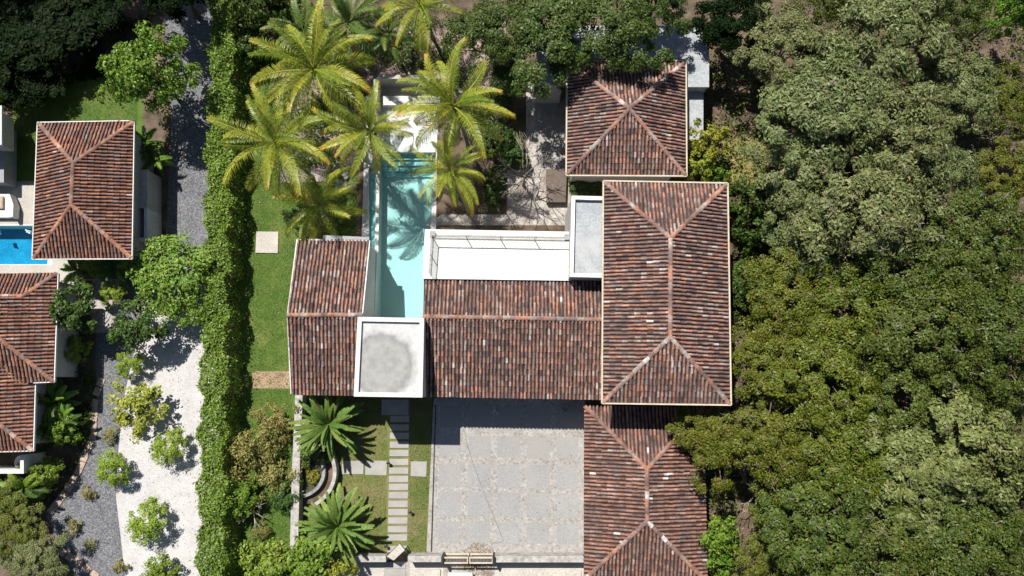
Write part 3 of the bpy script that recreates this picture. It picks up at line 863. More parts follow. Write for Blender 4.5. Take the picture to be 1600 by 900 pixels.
SW0 = P(-75, 600, ze2)
hSx = P(-70, 474, hS0.z)
sls = [[E1, E0, hN1], [E0, NE0, w1.copy(), hN1]]
sls[1][2] = P(-70, 463, hN1.z)
S0 = P(54, 597, ze2)
sls.append([SW0, E1, hS0])
F0, F1 = P(54, 597, ze2 - .25), P(51, 703, ze2 - .25)
sF = 1 if Vector((-(F1 - F0).y, (F1 - F0).x, 0)).x < 0 else -1
g1 = onplane(0, 662, F0, F1, sF); g2 = onplane(-75, 600, F0, F1, sF); g0 = onplane(2, 555, F0, F1, sF); g3 = onplane(-75, 560, F0, F1, sF)
sls.append([F1, F0, onplane(-8, 548, F0, F1, sF), onplane(-75, 548, F0, F1, sF), onplane(-75, 604, F0, F1, sF)])
sls.append([P(-75, 706, ze2 - .25), F1, onplane(-75, 604, F0, F1, sF)])
sls.append([E1, hN1, w1, hS0])
Wr = P(-70, 463, hN1.z + .02)
up_ = [sls[0], sls[1], sls[2], sls[5]]; low_ = [sls[3], sls[4]]
tiled_roof(n2, up_, [(E0, hN1), (hN1, Wr), (Wr, hS0), (E1, hS0)], M['tile_red'],
           [(E0 + Vector((.12, 0, .03)), E1 + Vector((.12, -.05, .03))), (E1 + Vector((.12, -.05, .03)), S0 + Vector((0, -.05, .03)))], 0.06, eaves={3: (E1, E0)})
tiled_roof(n2, low_, [(F1, onplane(-75, 604, F0, F1, sF))], M['tile_red'],
           [(F0 + Vector((.12, 0, .03)), F1 + Vector((.12, -.05, .03))), (P(-75, 708, ze2 - .25), F1 + Vector((.12, -.05, .03)))], 0.06)
mb = MB(); mb.prism([P(-75, 440, 3.3), P(76, 436, 3.3), P(72, 588, 3.3), P(-75, 590, 3.3)], 0, 3.2)
mb.prism([P(-75, 590.2, 3.0), P(43, 590.2, 3.0), P(41, 695, 3.0), P(-75, 695, 3.0)], 0, 2.95); mb.build('wall', M['wall'], n2)
zq = 2.2
mb = MB(); mb.prism([P(31.5, 711, zq), P(37, 711, zq), P(37, 740, zq), P(31.5, 740, zq)], 0, zq)
mb.prism([P(-70, 733.5, zq), P(31.4, 733.5, zq), P(31.4, 740, zq), P(-70, 740, zq)], 0, zq - .003); mb.build('court_wall', M['white'], n2)
tub = empty('round_tub', P(33, 722, 0), 'round pale tub in the dark corner of the white walled court', 'tub')
mb = MB(); c = P(32, 722, 1.6); mb.lathe([(0.0, 0.0), (0.42, 0.0), (0.46, 1.5), (0.40, 1.55), (0.36, 1.35), (0.0, 1.35)], 20, 0, (c.x, c.y, 0)); mb.build('tub_body', M['white'], tub, smooth=False)
n3 = empty('garden_pavilion', P(-30, 230, 0), 'grey walled building cut by the left edge, above the white daybed', 'pavilion')
mb = MB(); mb.prism([P(-90, 195, 1.3), P(6, 195, 1.3), P(6, 285, 1.3), P(-90, 285, 1.3)], 0, 1.3); mb.build('wall', M['grey'], n3)  # wall coloured dark grey, standing in for shade on it
mb = MB(); mb.prism([P(-90, 165, 3.2), P(2.5, 165, 3.2), P(2.5, 226, 3.2), P(-90, 226, 3.2)], 3.05, 3.2); mb.build('flat_roof', M['white'], n3)
mb = MB(); mb.prism([P(-90, 170, 3.1), P(-8, 170, 3.1), P(-8, 222, 3.1), P(-90, 222, 3.1)], 1.3, 3.04); mb.build('upper_wall', M['wall'], n3)
db = empty('daybed', P(5, 322, 0), 'white daybed by the left edge beside the blue pool', 'daybed')
mb = MB(); mb.prism([P(-22, 303, .4), P(14, 303, .4), P(20, 320, .4), P(19, 340, .4), P(-22, 340, .4)], 0.12, 0.4); mb.build('mattress', M['white'], db, bevel=0.04)
mb = MB(); mb.prism([P(9, 303, .75), P(15, 303, .75), P(21, 320, .75), P(20, 339, .75), P(14, 339, .75), P(14, 320, .75)], 0.1, 0.75); mb.build('armrest', M['white'], db, bevel=0.03)
mb = MB(); mb.prism([P(-18, 306, .6), P(4, 306, .6), P(4, 326, .6), P(-18, 326, .6)], 0.402, 0.58); mb.build('cushion', M['terra'], db, bevel=0.06)
for x, y in ((-20, 305), (-20, 338), (16, 338)):
    mb = MB(); c = P(x, y, 0); mb.box((c.x, c.y, 0.055), (0.07, 0.07, 0.11)); mb.build('leg', M['dark'], db)
p2 = empty('blue_pool', P(20, 383, 0), 'bright blue tiled pool of the neighbouring house at the left edge', 'pool')
mb = MB(); mb.prism([(poolB[0] - .05, poolB[2] - .05), (poolB[1] + .05, poolB[2] - .05), (poolB[1] + .05, poolB[3] + .05), (poolB[0] - .05, poolB[3] + .05)], -1.4, -1.2)
mb.build('pool_floor', M['bluetile'], p2)
mb = MB(); x1 = P(77, 383, 0).x; o = [(poolB[0], poolB[2]), (x1, poolB[2]), (x1, poolB[3]), (poolB[0], poolB[3])]
o2 = [(poolB[0] - .3, poolB[2] - .06), (x1 + .35, poolB[2] - .06), (x1 + .35, poolB[3] + .06), (poolB[0] - .3, poolB[3] + .06)]
ring([Vector(p) for p in o2], [Vector(p) for p in o], -1.2, 0.022, mb); mb.build('coping', M['white'], p2)
mb = MB(); mb.poly([(p[0], p[1], -0.1) for p in o]); mb.build('water', M['bluewater'], p2)
for px in (46, -2):
    jt = MB(); c = P(px, 362, 0)
    for k in range(9):
        a = random.random() * 6.28; r = random.random() * .22
        jt.lathe([(0.0, 0), (.06, .03), (.05, .12 + random.random() * .2), (0.0, .3)], 7, 0, (c.x + r * math.cos(a), c.y + r * math.sin(a), -0.08))
    tag(jt.build('water_jet', M['splash']), 'white bubbling water jet in the blue pool, ' + ('nearer the tiled roof' if px > 20 else 'cut by the left edge'), 'water jet')

# ------------------------------------------------------------------ walls, gate, stones
def solid(name, label, cat, px, z, mat, z0=0.0, group=None, bevel=0.0):
    mb = MB(); pts = [P(x, y, z) for x, y in px]; c = sum(pts, Vector()) / len(pts); c.z = 0
    mb.v = []; mb.prism(pts, z0, z)
    me = mb.mesh(name, mat); me.transform(Matrix.Translation(-c))
    o = link(name, me, None, c)
    if bevel:
        b = o.modifiers.new('bevel', 'BEVEL'); b.width = bevel; b.segments = 2
    return tag(o, label, cat, group)
solid('garden_wall', 'long grey stone topped wall between the side lawn and the two spiky plants', 'wall', [(461.5, 612), (473, 612), (468, 740), (465.5, 868), (452.5, 868), (456, 740)], 1.0, M['stone'])
solid('boundary_wall', 'pale stone boundary wall left of the small askew gate, its left end under the yellow green bush', 'wall', [(468, 869), (603, 869), (603, 878.5), (468, 878.5)], 1.05, M['stone'], bevel=0.02)
solid('boundary_wall', 'short pale stone boundary wall between the small askew gate and the cream driveway gate', 'wall', [(637, 869), (693, 869), (693, 878.5), (637, 878.5)], 1.05, M['stone'], bevel=0.02)
solid('boundary_wall', 'pale stone boundary wall right of the cream driveway gate, running to the garage', 'wall', [(773, 869), (912, 869), (912, 879), (773, 879)], 1.05, M['stone'], bevel=0.02)
solid('kerb_strip', 'light stone kerb strip along the left side of the courtyard beside the black drain', 'kerb', [(677, 632), (680, 632), (673, 862), (666.5, 862)], 0.06, M['cobble'])
solid('slot_drain', 'thin black drain line along the left side of the courtyard', 'drain', [(680.2, 632), (681.6, 632), (675.2, 862), (673.6, 862)], 0.022, M['dark'], 0.0)
solid('concrete_pad', 'square white concrete cover lying in the side lawn', 'cover slab', [(400.5, 361.5), (435, 362), (434, 395.5), (399, 395)], 0.09, M['cream_pave'], bevel=0.015)
solid('brown_stair_cover', 'dark brown hatch by the corner of the square pavilion', 'hatch', [(854, 264), (886, 264), (884, 316), (854, 316)], 0.5, M['brown'], bevel=0.02)
solid('white_planter_box', 'low cream planter wall south of the short boundary wall', 'planter', [(640, 890), (688, 890), (688, 950), (640, 950)], 0.12, M['cream_pave'], bevel=0.02)
solid('white_planter_box', 'long low cream planter wall in front of the garage side boundary wall', 'planter', [(781, 890), (908, 891), (908, 950), (781, 950)], 0.12, M['cream_pave'], bevel=0.02)
# stepping slabs
sy_ = [654.5, 668, 681, 695, 708, 722, 735.5, 748.5, 761, 774, 787.5, 800.5, 813.5, 827, 840, 858]
for i, y in enumerate(sy_):
    k = (y - 650) / 200.0
    x0, x1 = 610 - 4.5 * k, 639.5 - 3.2 * k
    if i == 15: lab = 'pale stepping slab at the foot of the small askew gate'
    elif i == 0: lab = 'stepping slab nearest the tower door, in full shade'
    elif i < 4: lab = 'shaded stepping slab on the walk to the tower, number %s from the door' % ['one', 'two', 'three', 'four'][i]
    elif i in (5, 6): lab = 'stepping slab crossing the side walk, the ' + ('upper' if i == 5 else 'lower') + ' one of two'
    elif i == 4: lab = 'sunlit stepping slab just above the side walk slabs'
    else: lab = 'sunlit stepping slab in the walk, %s below the side walk' % ['first', 'second', 'third', 'fourth', 'fifth', 'sixth', 'seventh', 'eighth'][i - 7]
    solid('stepping_slab', lab, 'stepping slab', [(x0, y - 5), (x1, y - 5), (x1 - .2, y + 5), (x0 - .2, y + 5)], 0.05, M['step'], group='stepping slabs between tower door and gate', bevel=0.008)
for y, lab in ((884, 'first stepping slab outside the small gate'), (896, 'second stepping slab outside the small gate')):
    solid('stepping_slab', lab, 'stepping slab', [(601, y - 4.5), (634, y - 4.5), (634, y + 4.5), (601, y + 4.5)], 0.05, M['step'], group='stepping slabs between tower door and gate', bevel=0.008)
for px, lab in (([(535, 720), (568, 720), (568, 741), (533, 741)], 'side walk slab nearest the curved planter, under the spiky shadow'), ([(571, 720), (605, 720), (604, 743), (570.5, 742)], 'side walk slab left of the stepping slabs'),
                ([(642, 721), (667, 721), (666, 745), (641.5, 744)], 'side walk slab between stepping slabs and courtyard'), ([(596, 624), (639, 624), (638, 648.5), (596, 648.5)], 'wide door slab in the shade below the tower')):
    solid('walk_slab', lab, 'paving slab', px, 0.052, M['step'], bevel=0.008)
for px, lab in (([(437, 262), (482, 262), (480, 286), (438, 286)], 'pinkish paving slab in the lawn below the largest palm'), ([(486, 264), (510, 264), (509, 284), (486, 284)], 'small pinkish paving slab left of the grey boulders'),
                ([(440, 232), (458, 232), (458, 256), (442, 256)], 'pinkish paving slab hidden under the fronds of the largest palm')):
    solid('garden_slab', lab, 'paving slab', px, 0.06, M['pinkpave'], bevel=0.01)
# terracotta edging stones of the gravel path
path = [(158, 597), (152.5, 612), (149, 630), (147, 655), (146, 680), (140, 696), (132, 716), (123, 736), (108, 762), (90, 786), (74, 806)]
pts = []
for i in range(len(path) - 1):
    n = max(1, int(round(math.hypot(path[i + 1][0] - path[i][0], path[i + 1][1] - path[i][1]) / 13.0)))
    pts += [(path[i][0] + (path[i + 1][0] - path[i][0]) * k / n, path[i][1] + (path[i + 1][1] - path[i][1]) * k / n) for k in range(n)]
path2 = [(86, 850), (98, 862), (110, 870), (124, 878), (136, 888), (148, 898)]
pts2 = path2
proto = None
def edging(x, y, ang, lab):
    c = P(x, y, 0)
    o = link('edging_paver', EDG, None, (c.x, c.y, 0), (0, 0, ang)); tag(o, lab, 'paver', 'terracotta pavers edging the dark gravel path'); return o
mb = MB(); mb.box((0, 0, 0.035), (0.52, 0.46, 0.07)); EDG = mb.mesh('edging_paver', M['terra'])
for L, nm in ((pts, 'upper'), (pts2, 'lower')):
    for i, (x, y) in enumerate(L):
        nx = L[min(i + 1, len(L) - 1)]; pv_ = L[max(i - 1, 0)]
        a = math.atan2(-(nx[1] - pv_[1]), nx[0] - pv_[0]) + random.gauss(0, .06)
        if nm == 'lower': lab = 'pinkish edging paver between the gravel path and the bottom left trees'
        elif y > 745: lab = 'pinkish edging paver in tree shade at the lower bend of the gravel path'
        else: lab = 'pinkish edging paver along the dark gravel path beside the neighbouring house'
        edging(x, y, a, lab)
# semicircular planter with pond
pl = empty('curved_planter', P(480, 738, 0), 'semicircular stone planter with a murky pond, between the two spiky plants', 'planter')
cx, cy = P(468, 738, 0.4).x, P(468, 738, 0.4).y
def arc(r0, r1, z, name, mat, a0=-88, a1=88, sq=0.95):
    mb = MB(); n = 22
    for i in range(n):
        q = []
        for r, k in ((r0, i), (r1, i), (r1, i + 1), (r0, i + 1)):
            a = math.radians(a0 + (a1 - a0) * k / n); q.append((cx + r * math.cos(a), cy + r * sq * math.sin(a)))
        mb.prism(q, 0, z)
    return mb.build(name, mat, pl)
arc(2.28, 2.52, 0.75, 'outer_wall', M['stone'], -60, 64); arc(1.5, 1.72, 0.5, 'inner_wall', M['boulder'])
mb = MB(); n = 20
mb.poly([(cx + 1.55 * math.cos(math.radians(-90 + 180 * k / n)), cy + 1.48 * math.sin(math.radians(-90 + 180 * k / n)), 0.3) for k in range(n + 1)])
mb.build('pond_water', M['pond'], pl)
mb = MB(); 
for i in range(20):
    q = []
    for r, k in ((1.73, i), (2.27, i), (2.27, i + 1), (1.73, i + 1)):
        a = math.radians(-85 + 170 * k / 20); q.append((cx + r * math.cos(a), cy + r * .95 * math.sin(a), 0.12))
    mb.poly(q)
mb.build('planting_soil', M['soil'], pl)
# driveway gate
gt = empty('driveway_gate', P(732, 868, 0), 'cream metal driveway gate with two rails, seen from above in the boundary wall', 'gate')
g0, g1, g2 = P(694, 869, 0), P(734, 869, 0), P(772, 869, 0)
for a, b in ((g0, g1), (g1, g2)):
    mb = MB()
    for dy in (-0.16, 0.16):
        for z in (0.12, 1.1):
            mb.bar((a.x + .04, a.y + dy, z), (b.x - .04, b.y + dy, z), 0.09, 0.08)
    for X in (a.x + .07, b.x - .07):
        for z in (0.12, 1.1): mb.box((X, a.y, z), (.06, .3, .06))
        mb.box((X, a.y, .61), (.06, .08, .94))
    lf = mb.build('gate_leaf', M['cream'], gt)
    mb = MB(); n = 18
    for k in range(n):
        p = a.lerp(b, (k + .5) / n); mb.box((p.x, p.y, 0.6), (0.03, 0.2, 0.9))
    mb.build('balusters', M['grey'], lf)
for p in (g0, g2):
    mb = MB(); mb.box((p.x, p.y, 0.65), (0.14, 0.5, 1.3)); mb.build('gate_post', M['dark'], gt)
# small gate leaf standing askew
mg = empty('small_gate', P(618, 864, 0), 'small cream slatted gate leaf leaning askew in the gap of the boundary wall', 'gate')
q = [P(603.6, 870, .85), P(625, 849, .85), P(633, 859, 1.1), P(615, 876, 1.1)]
mb = MB(); n = 7
for k in range(n):
    t0, t1 = k / n + 0.01, (k + 1) / n - 0.01
    a0, a1 = q[0].lerp(q[3], t0), q[0].lerp(q[3], t1); b0, b1 = q[1].lerp(q[2], t0), q[1].lerp(q[2], t1)
    nn = (b0 - a0).cross(a1 - a0).normalized() * 0.02
    kk = len(mb.v)
    for o_ in (-nn, nn): mb.v += [tuple(p + o_) for p in (a0, b0, b1, a1)]
    mb.f += [(kk, kk + 1, kk + 2, kk + 3), (kk + 7, kk + 6, kk + 5, kk + 4)] + [(kk + i, kk + (i + 1) % 4, kk + 4 + (i + 1) % 4, kk + 4 + i) for i in range(4)]; mb.m += [0] * 6
mb.build('slats', M['cream_pave'], mg)
mb = MB()
for a, b in ((q[1], q[2]), (q[0], q[3])):
    mb.tube([a, b], [0.035, 0.035], 6); mb.tube([b, (b.x, b.y, 0)], [0.03, 0.03], 6)
mb.tube([q[1], q[0]], [0.03, 0.03], 6); mb.build('gate_frame', M['dark'], mg)
# path lights
for x, y, lab in ((608, 722, 'small dark garden light left of the stepping slabs by the side walk'), (642, 798, 'small dark garden light right of the lower stepping slabs'), (604.5, 851, 'small dark garden light just above the small gate')):
    pl_ = empty('garden_light', P(x, y, 0), lab, 'garden light', 'dark garden lights along the walk')
    mb = MB(); c = P(x, y, 0); mb.lathe([(0.0, 0), (0.035, 0), (0.035, 0.4), (0.0, 0.4)], 8, 0, c); mb.build('stake', M['dark'], pl_)
    mb = MB(); mb.lathe([(0.04, 0.4), (0.12, 0.42), (0.11, 0.47), (0.0, 0.5)], 12, 0, c); mb.build('lamp_cap', M['dark'], pl_)
# boulders
def boulder(x, y, r, lab, group='grey boulders beside the pool channel'):
    bm = bmesh.new(); bmesh.ops.create_icosphere(bm, subdivisions=3, radius=r)
    ph = [random.random() * 6 for _ in range(6)]
    for v in bm.verts:
        d = v.co.normalized(); k = 1 + .16 * math.sin(2.3 * d.x * 2 + ph[0]) + .14 * math.sin(3.1 * d.y + ph[1]) + .08 * math.sin(7 * d.x + 5 * d.z + ph[2])
        v.co = Vector((d.x * k, d.y * k * .85, d.z * k * .6)) * r
    me = bpy.data.meshes.new('boulder'); bm.to_mesh(me); bm.free(); me.materials.append(M['boulder'])
    c = P(x, y, 0); o = link('boulder', me, None, (c.x, c.y, r * .35), (0, 0, random.random() * 6)); tag(o, lab, 'boulder', group)
boulder(534, 292, .42, 'grey boulder left of the pool channel, the left one of the pair'); boulder(549, 294, .45, 'grey boulder touching the pool channel edge, the right one of the pair')
boulder(541, 275, .3, 'small dark boulder above the pair beside the pool channel'); boulder(560, 250, .3, 'small boulder under the palm beside the top of the pool channel')
# hose, fallen branch, pot
mb = MB(); hp_ = [(726, 674), (729, 690), (733, 705), (744, 738), (757, 772), (769, 802), (780, 828), (787, 845), (780, 848), (770, 848), (766, 856)]
mb.tube([P(x, y, 0.03) for x, y in hp_], [0.014] * len(hp_), 6)
tag(mb.build('garden_hose', M['rubber']), 'thin grey hose trailing diagonally across the courtyard', 'hose')
mb = MB()
for L in ([(772, 634), (773, 641), (771, 648)], [(773, 641), (779, 647)], [(773, 641), (766, 645)]):
    mb.tube([P(x, y, 0.05) for x, y in L], [0.03] * (len(L) - 1) + [0.015], 6)
tag(mb.build('fallen_branch', M['white']), 'pale forked branch lying in the shade below the hall roof', 'branch')
po = empty('plant_pot', P(883, 639, 0), 'small dark round pot in the shade below the hall roof near the garage', 'pot')
mb = MB(); c = P(883, 639, 0); mb.lathe([(0, .01), (.15, .01), (.2, .38), (.17, .38), (.14, .3), (0, .3)], 14, 0, c); mb.build('pot_body', M['grey'], po)
mb = MB(); mb.lathe([(.2, .37), (.23, .39), (.2, .42), (.17, .39)], 14, 0, c); mb.build('pot_rim', M['stone'], po)
# car nose below the gate
car = empty('parked_car', P(719, 935, 0), 'white car parked outside the driveway gate, only its front edge in view', 'car')
c = P(719, 897, 1.0)
def lr_(prof, name, mat):
    mb = MB(); secs = []
    for (dy, hw, z0, z1) in prof: secs.append([(c.x - hw, c.y - dy, z0), (c.x + hw, c.y - dy, z0), (c.x + hw, c.y - dy, z1 - .08), (c.x + hw * .85, c.y - dy, z1), (c.x - hw * .85, c.y - dy, z1), (c.x - hw, c.y - dy, z1 - .08)])
    k = 0
    for s_ in secs: mb.v += s_
    for i in range(len(secs) - 1):
        for q in range(6):
            r = (q + 1) % 6; mb.f.append((i * 6 + q, i * 6 + r, i * 6 + 6 + r, i * 6 + 6 + q)); mb.m.append(0)
    mb.f += [(5, 4, 3, 2, 1, 0), tuple(range((len(secs) - 1) * 6, len(secs) * 6))]; mb.m += [0, 0]
    return mb.build(name, mat, car, smooth=False, bevel=0.03)
lr_([(0.0, .55, .35, .72), (.12, .78, .25, .86), (.5, .86, .22, .95), (1.2, .88, .22, 1.0), (3.6, .88, .22, 1.02), (4.1, .82, .3, .95), (4.25, .7, .4, .8)], 'body', M['paint'])
lr_([(1.25, .74, 1.0, 1.02), (1.9, .66, 1.0, 1.46), (3.2, .64, 1.0, 1.46), (3.8, .72, 1.0, 1.04)], 'cabin', M['window'])
for sx_ in (-1, 1):
    for dy in (.8, 3.3):
        mb = MB()
        wv = [(c.x + sx_ * .76, c.y - dy, .32), (c.x + sx_ * .94, c.y - dy, .32)]
        mb.tube(wv, [.32, .32], 16); mb.build('wheel', M['dark'], car)
    mb = MB(); mb.box((c.x + sx_ * .6, c.y - .1, .62), (.28, .16, .12)); mb.build('headlight', M['splash'], car)
# ------------------------------------------------------------------ plants
def leaves(C, Nrm, lmin, lmax, wr, cl=None, droop=0.0):
    """leaf rhombs: C centres (n,3), Nrm rough normals"""
    n = len(C)
    nr = Nrm / np.maximum(1e-6, np.linalg.norm(Nrm, axis=1, keepdims=True))
    r = rng.normal(size=(n, 3)); r[:, 2] *= 0.5
    a = r - nr * np.sum(r * nr, axis=1, keepdims=True); a /= np.maximum(1e-6, np.linalg.norm(a, axis=1, keepdims=True))
    b = np.cross(nr, a)
    L = rng.uniform(lmin, lmax, (n, 1)); W = L * wr
    up = nr * (W * 0.25)
    V = np.stack([C - a * L / 2, C + b * W / 2 + up, C + a * L / 2, C - b * W / 2 + up], axis=1).reshape(-1, 3)
    F = np.arange(4 * n).reshape(n, 4)
    T = np.stack([rng.random(n), rng.random(n), rng.random(n)], axis=1)
    if cl is not None: T[:, 0] = np.clip(0.45 * T[:, 0] + 0.55 * cl, 0, 1)
    return V, F, T

def crown_data(R, H, nc, per, lmin, lmax, wr, clr=0.24, lobes=0.22, seed=0, up=0.6, low=-0.25, gap=0.0, stretch=0.55):
    g = np.random.default_rng(seed)
    ph = g.random(4) * 6.28
    cs = []; tries = 0
    while len(cs) < nc and tries < nc * 40:
        tries += 1
        d = g.normal(size=3); d /= np.linalg.norm(d)
        if d[2] < low: continue
        th = math.atan2(d[1], d[0])
        k = 1 + lobes * (math.sin(2 * th + ph[0]) * .5 + math.sin(3 * th + ph[1]) * .6 + math.sin(5 * th + ph[2]) * .5)
        rad = g.random() ** 0.35
        p = np.array([d[0] * R * k * rad, d[1] * R * k * rad, d[2] * H * (0.75 + .25 * g.random()) * (0.45 + .55 * rad)])
        if gap and any(np.linalg.norm((p - q)[:2]) < gap * R and abs(p[2] - q[2]) < gap * H for q in cs): continue
        cs.append(p)
    cs = np.array(cs)
    Cs, Ns, cl = [], [], []
    for p in cs:
        rc = R * clr * g.uniform(.65, 1.35); m = int(per * g.uniform(.6, 1.3))
        q = g.normal(size=(m, 3)); q /= np.linalg.norm(q, axis=1, keepdims=True)
        q[:, 2] = np.where(q[:, 2] < -0.3, -q[:, 2] * .5, q[:, 2])
        q *= (g.random((m, 1)) ** 0.4) * rc; q[:, 2] *= stretch
        Cs.append(p + q)
        outw = p / max(1e-6, np.linalg.norm(p))
        Ns.append(q / rc * 0.7 + outw * 0.35 + np.array([0, 0, up]) + g.normal(size=(m, 3)) * .45)
        cl.append(np.full(m, np.clip(g.normal(.5, .28), 0, 1)))
    return np.concatenate(Cs), np.concatenate(Ns), np.concatenate(cl), cs

def crown_mesh(name, mat, R, H, nc, per, lmin, lmax, wr, seed=0, **kw):
    C, Nn, cl, cs = crown_data(R, H, nc, per, lmin, lmax, wr, seed=seed, **kw)
    V, F, T = leaves(C, Nn, lmin, lmax, wr, cl)
    return np_mesh(name, V, F, mat, T), cs

def trunk_mesh(name, mat, h, R, cs, r0, nl=9, seed=0, bend=0.12, tw=0):
    g = random.Random(seed); mb = MB()
    top = Vector((g.uniform(-bend, bend) * h, g.uniform(-bend, bend) * h, h * .78))
    mid = top * .5 + Vector((g.uniform(-.05, .05) * h, g.uniform(-.05, .05) * h, 0))
    # the trunk stands below the middle of the crown
    mb.tube([(0, 0, -0.05), (mid.x, mid.y, mid.z * .9), top], [r0 * 1.25, r0 * .85, r0 * .55], 9)
    idx = list(range(len(cs))); g.shuffle(idx)
    for i in idx[:nl]:
        e = Vector(cs[i]) + Vector((0, 0, h))
        s0 = mid.lerp(top, g.random())
        m_ = s0.lerp(e, .5) + Vector((0, 0, .12 * R))
        mb.tube([s0, m_, s0.lerp(e, .97)], [r0 * .42, r0 * .25, r0 * .07], 6)
    for i in idx[nl:nl + tw]:
        e = Vector(cs[i]) + Vector((0, 0, h)); s0 = top.lerp(e, .6); o_ = (e - top).normalized()
        t_ = e + o_ * R * g.uniform(.05, .16) + Vector((0, 0, R * g.uniform(.06, .15)))
        mb.tube([s0, e, t_], [r0 * .14, r0 * .10, r0 * .04], 5, 1)
        for k in range(3):
            a_ = e.lerp(t_, g.random()); mb.tube([a_, a_ + Vector((g.uniform(-1, 1), g.uniform(-1, 1), g.uniform(.1, .5))) * R * .12], [r0 * .06, r0 * .03], 4, 1)
    return mb.mesh(name, [mat, M['palebark']], smooth=True)

KIND = {}
def kind(key, mat, R, H, h, nc, per, lmin, lmax, wr, r0=.16, nv=2, bark='bark', nl=9, tw=0, **kw):
    vs = []
    for v in range(nv):
        cm, cs = crown_mesh('crown', M[mat], R, H, nc, per, lmin, lmax, wr, seed=hash(key) % 1000 + v * 17 if False else (sum(map(ord, key)) * 7 + v * 131), **kw)
        cm.transform(Matrix.Translation((0, 0, h)))
        tm = trunk_mesh('trunk', M[bark], h, R, cs, r0, nl, seed=v * 5 + len(key), tw=tw)
        vs.append((cm, tm))
    KIND[key] = (vs, R, h)

kind('grey', 'L_grey', 3.6, 1.9, 5.2, 100, 185, .15, .33, .38, .20, 3, clr=.17, lobes=.25, tw=16)
kind('olive', 'L_olive', 3.6, 1.7, 5.0, 116, 175, .10, .24, .5, .20, 3, clr=.15, lobes=.25, tw=22)
kind('green', 'L_green', 3.6, 1.8, 5.4, 108, 175, .12, .25, .5, .20, 3, clr=.16, lobes=.25, tw=16)
kind('pale', 'L_pale', 3.4, 1.8, 5.2, 95, 170, .18, .34, .45, .20, 2, clr=.15, lobes=.3, tw=16)
kind('shade', 'L_mid', 3.6, 1.9, 7.0, 110, 150, .17, .30, .5, .26, 2, clr=.17, lobes=.28)
kind('dark', 'L_shade_dark', 3.4, 2.0, 6.0, 90, 130, .2, .36, .5, .24, 2, clr=.2, lobes=.25)
kind('broad', 'L_bright', 2.5, 1.5, 2.6, 100, 100, .12, .23, .62, .13, 2, clr=.20, lobes=.25)
kind('broadmid', 'L_mid', 1.5, 1.0, 1.8, 45, 70, .14, .25, .6, .10, 2, clr=.24, lobes=.25)
kind('ball', 'L_lime', .85, .75, .65, 60, 90, .05, .10, .5, .05, 3, clr=.22, lobes=.12, nl=5)
kind('bush', 'L_bright', 1.1, .8, .7, 50, 60, .12, .2, .55, .06, 2, clr=.26, lobes=.2, nl=5)
kind('midbush', 'L_mid', 1.1, .9, .7, 50, 60, .12, .22, .55, .06, 2, clr=.26, lobes=.2, nl=5)
kind('yellowbush', 'L_yellow', 1.25, .8, 1.0, 55, 34, .12, .22, .55, .06, 2, clr=.20, lobes=.2, nl=10)
kind('drybush', 'L_dry', 1.5, .8, .8, 42, 44, .10, .2, .5, .05, 2, clr=.22, lobes=.3, nl=14)
kind('tuft', 'L_dry', .34, .3, .2, 12, 26, .1, .2, .22, .02, 2, clr=.4, nl=3)

def plant(key, px, py, rpx, name, label, cat, group=None, hscale=1.0, rz=None):
    vs, R, h = KIND[key]
    zc = h * hscale + .3
    for _ in range(3):
        p = P(px, py, zc)
        mpp = (CAM_H - zc) / FPX
        s = rpx * mpp / R
        hs = (s * .5 + .5) * hscale
        zc = h * hs + .3
    cm, tm = random.choice(vs)
    e = empty(name, (p.x, p.y, 0), label, cat, group, random.random() * 6.28 if rz is None else rz)
    a = link('crown' if 'tree' in name or name.endswith('tree') else 'foliage', cm, e, None, None, (s, s, hs))
    b = link('trunk' if 'tree' in name else 'stems', tm, e, None, None, (s, s, hs))
    return e

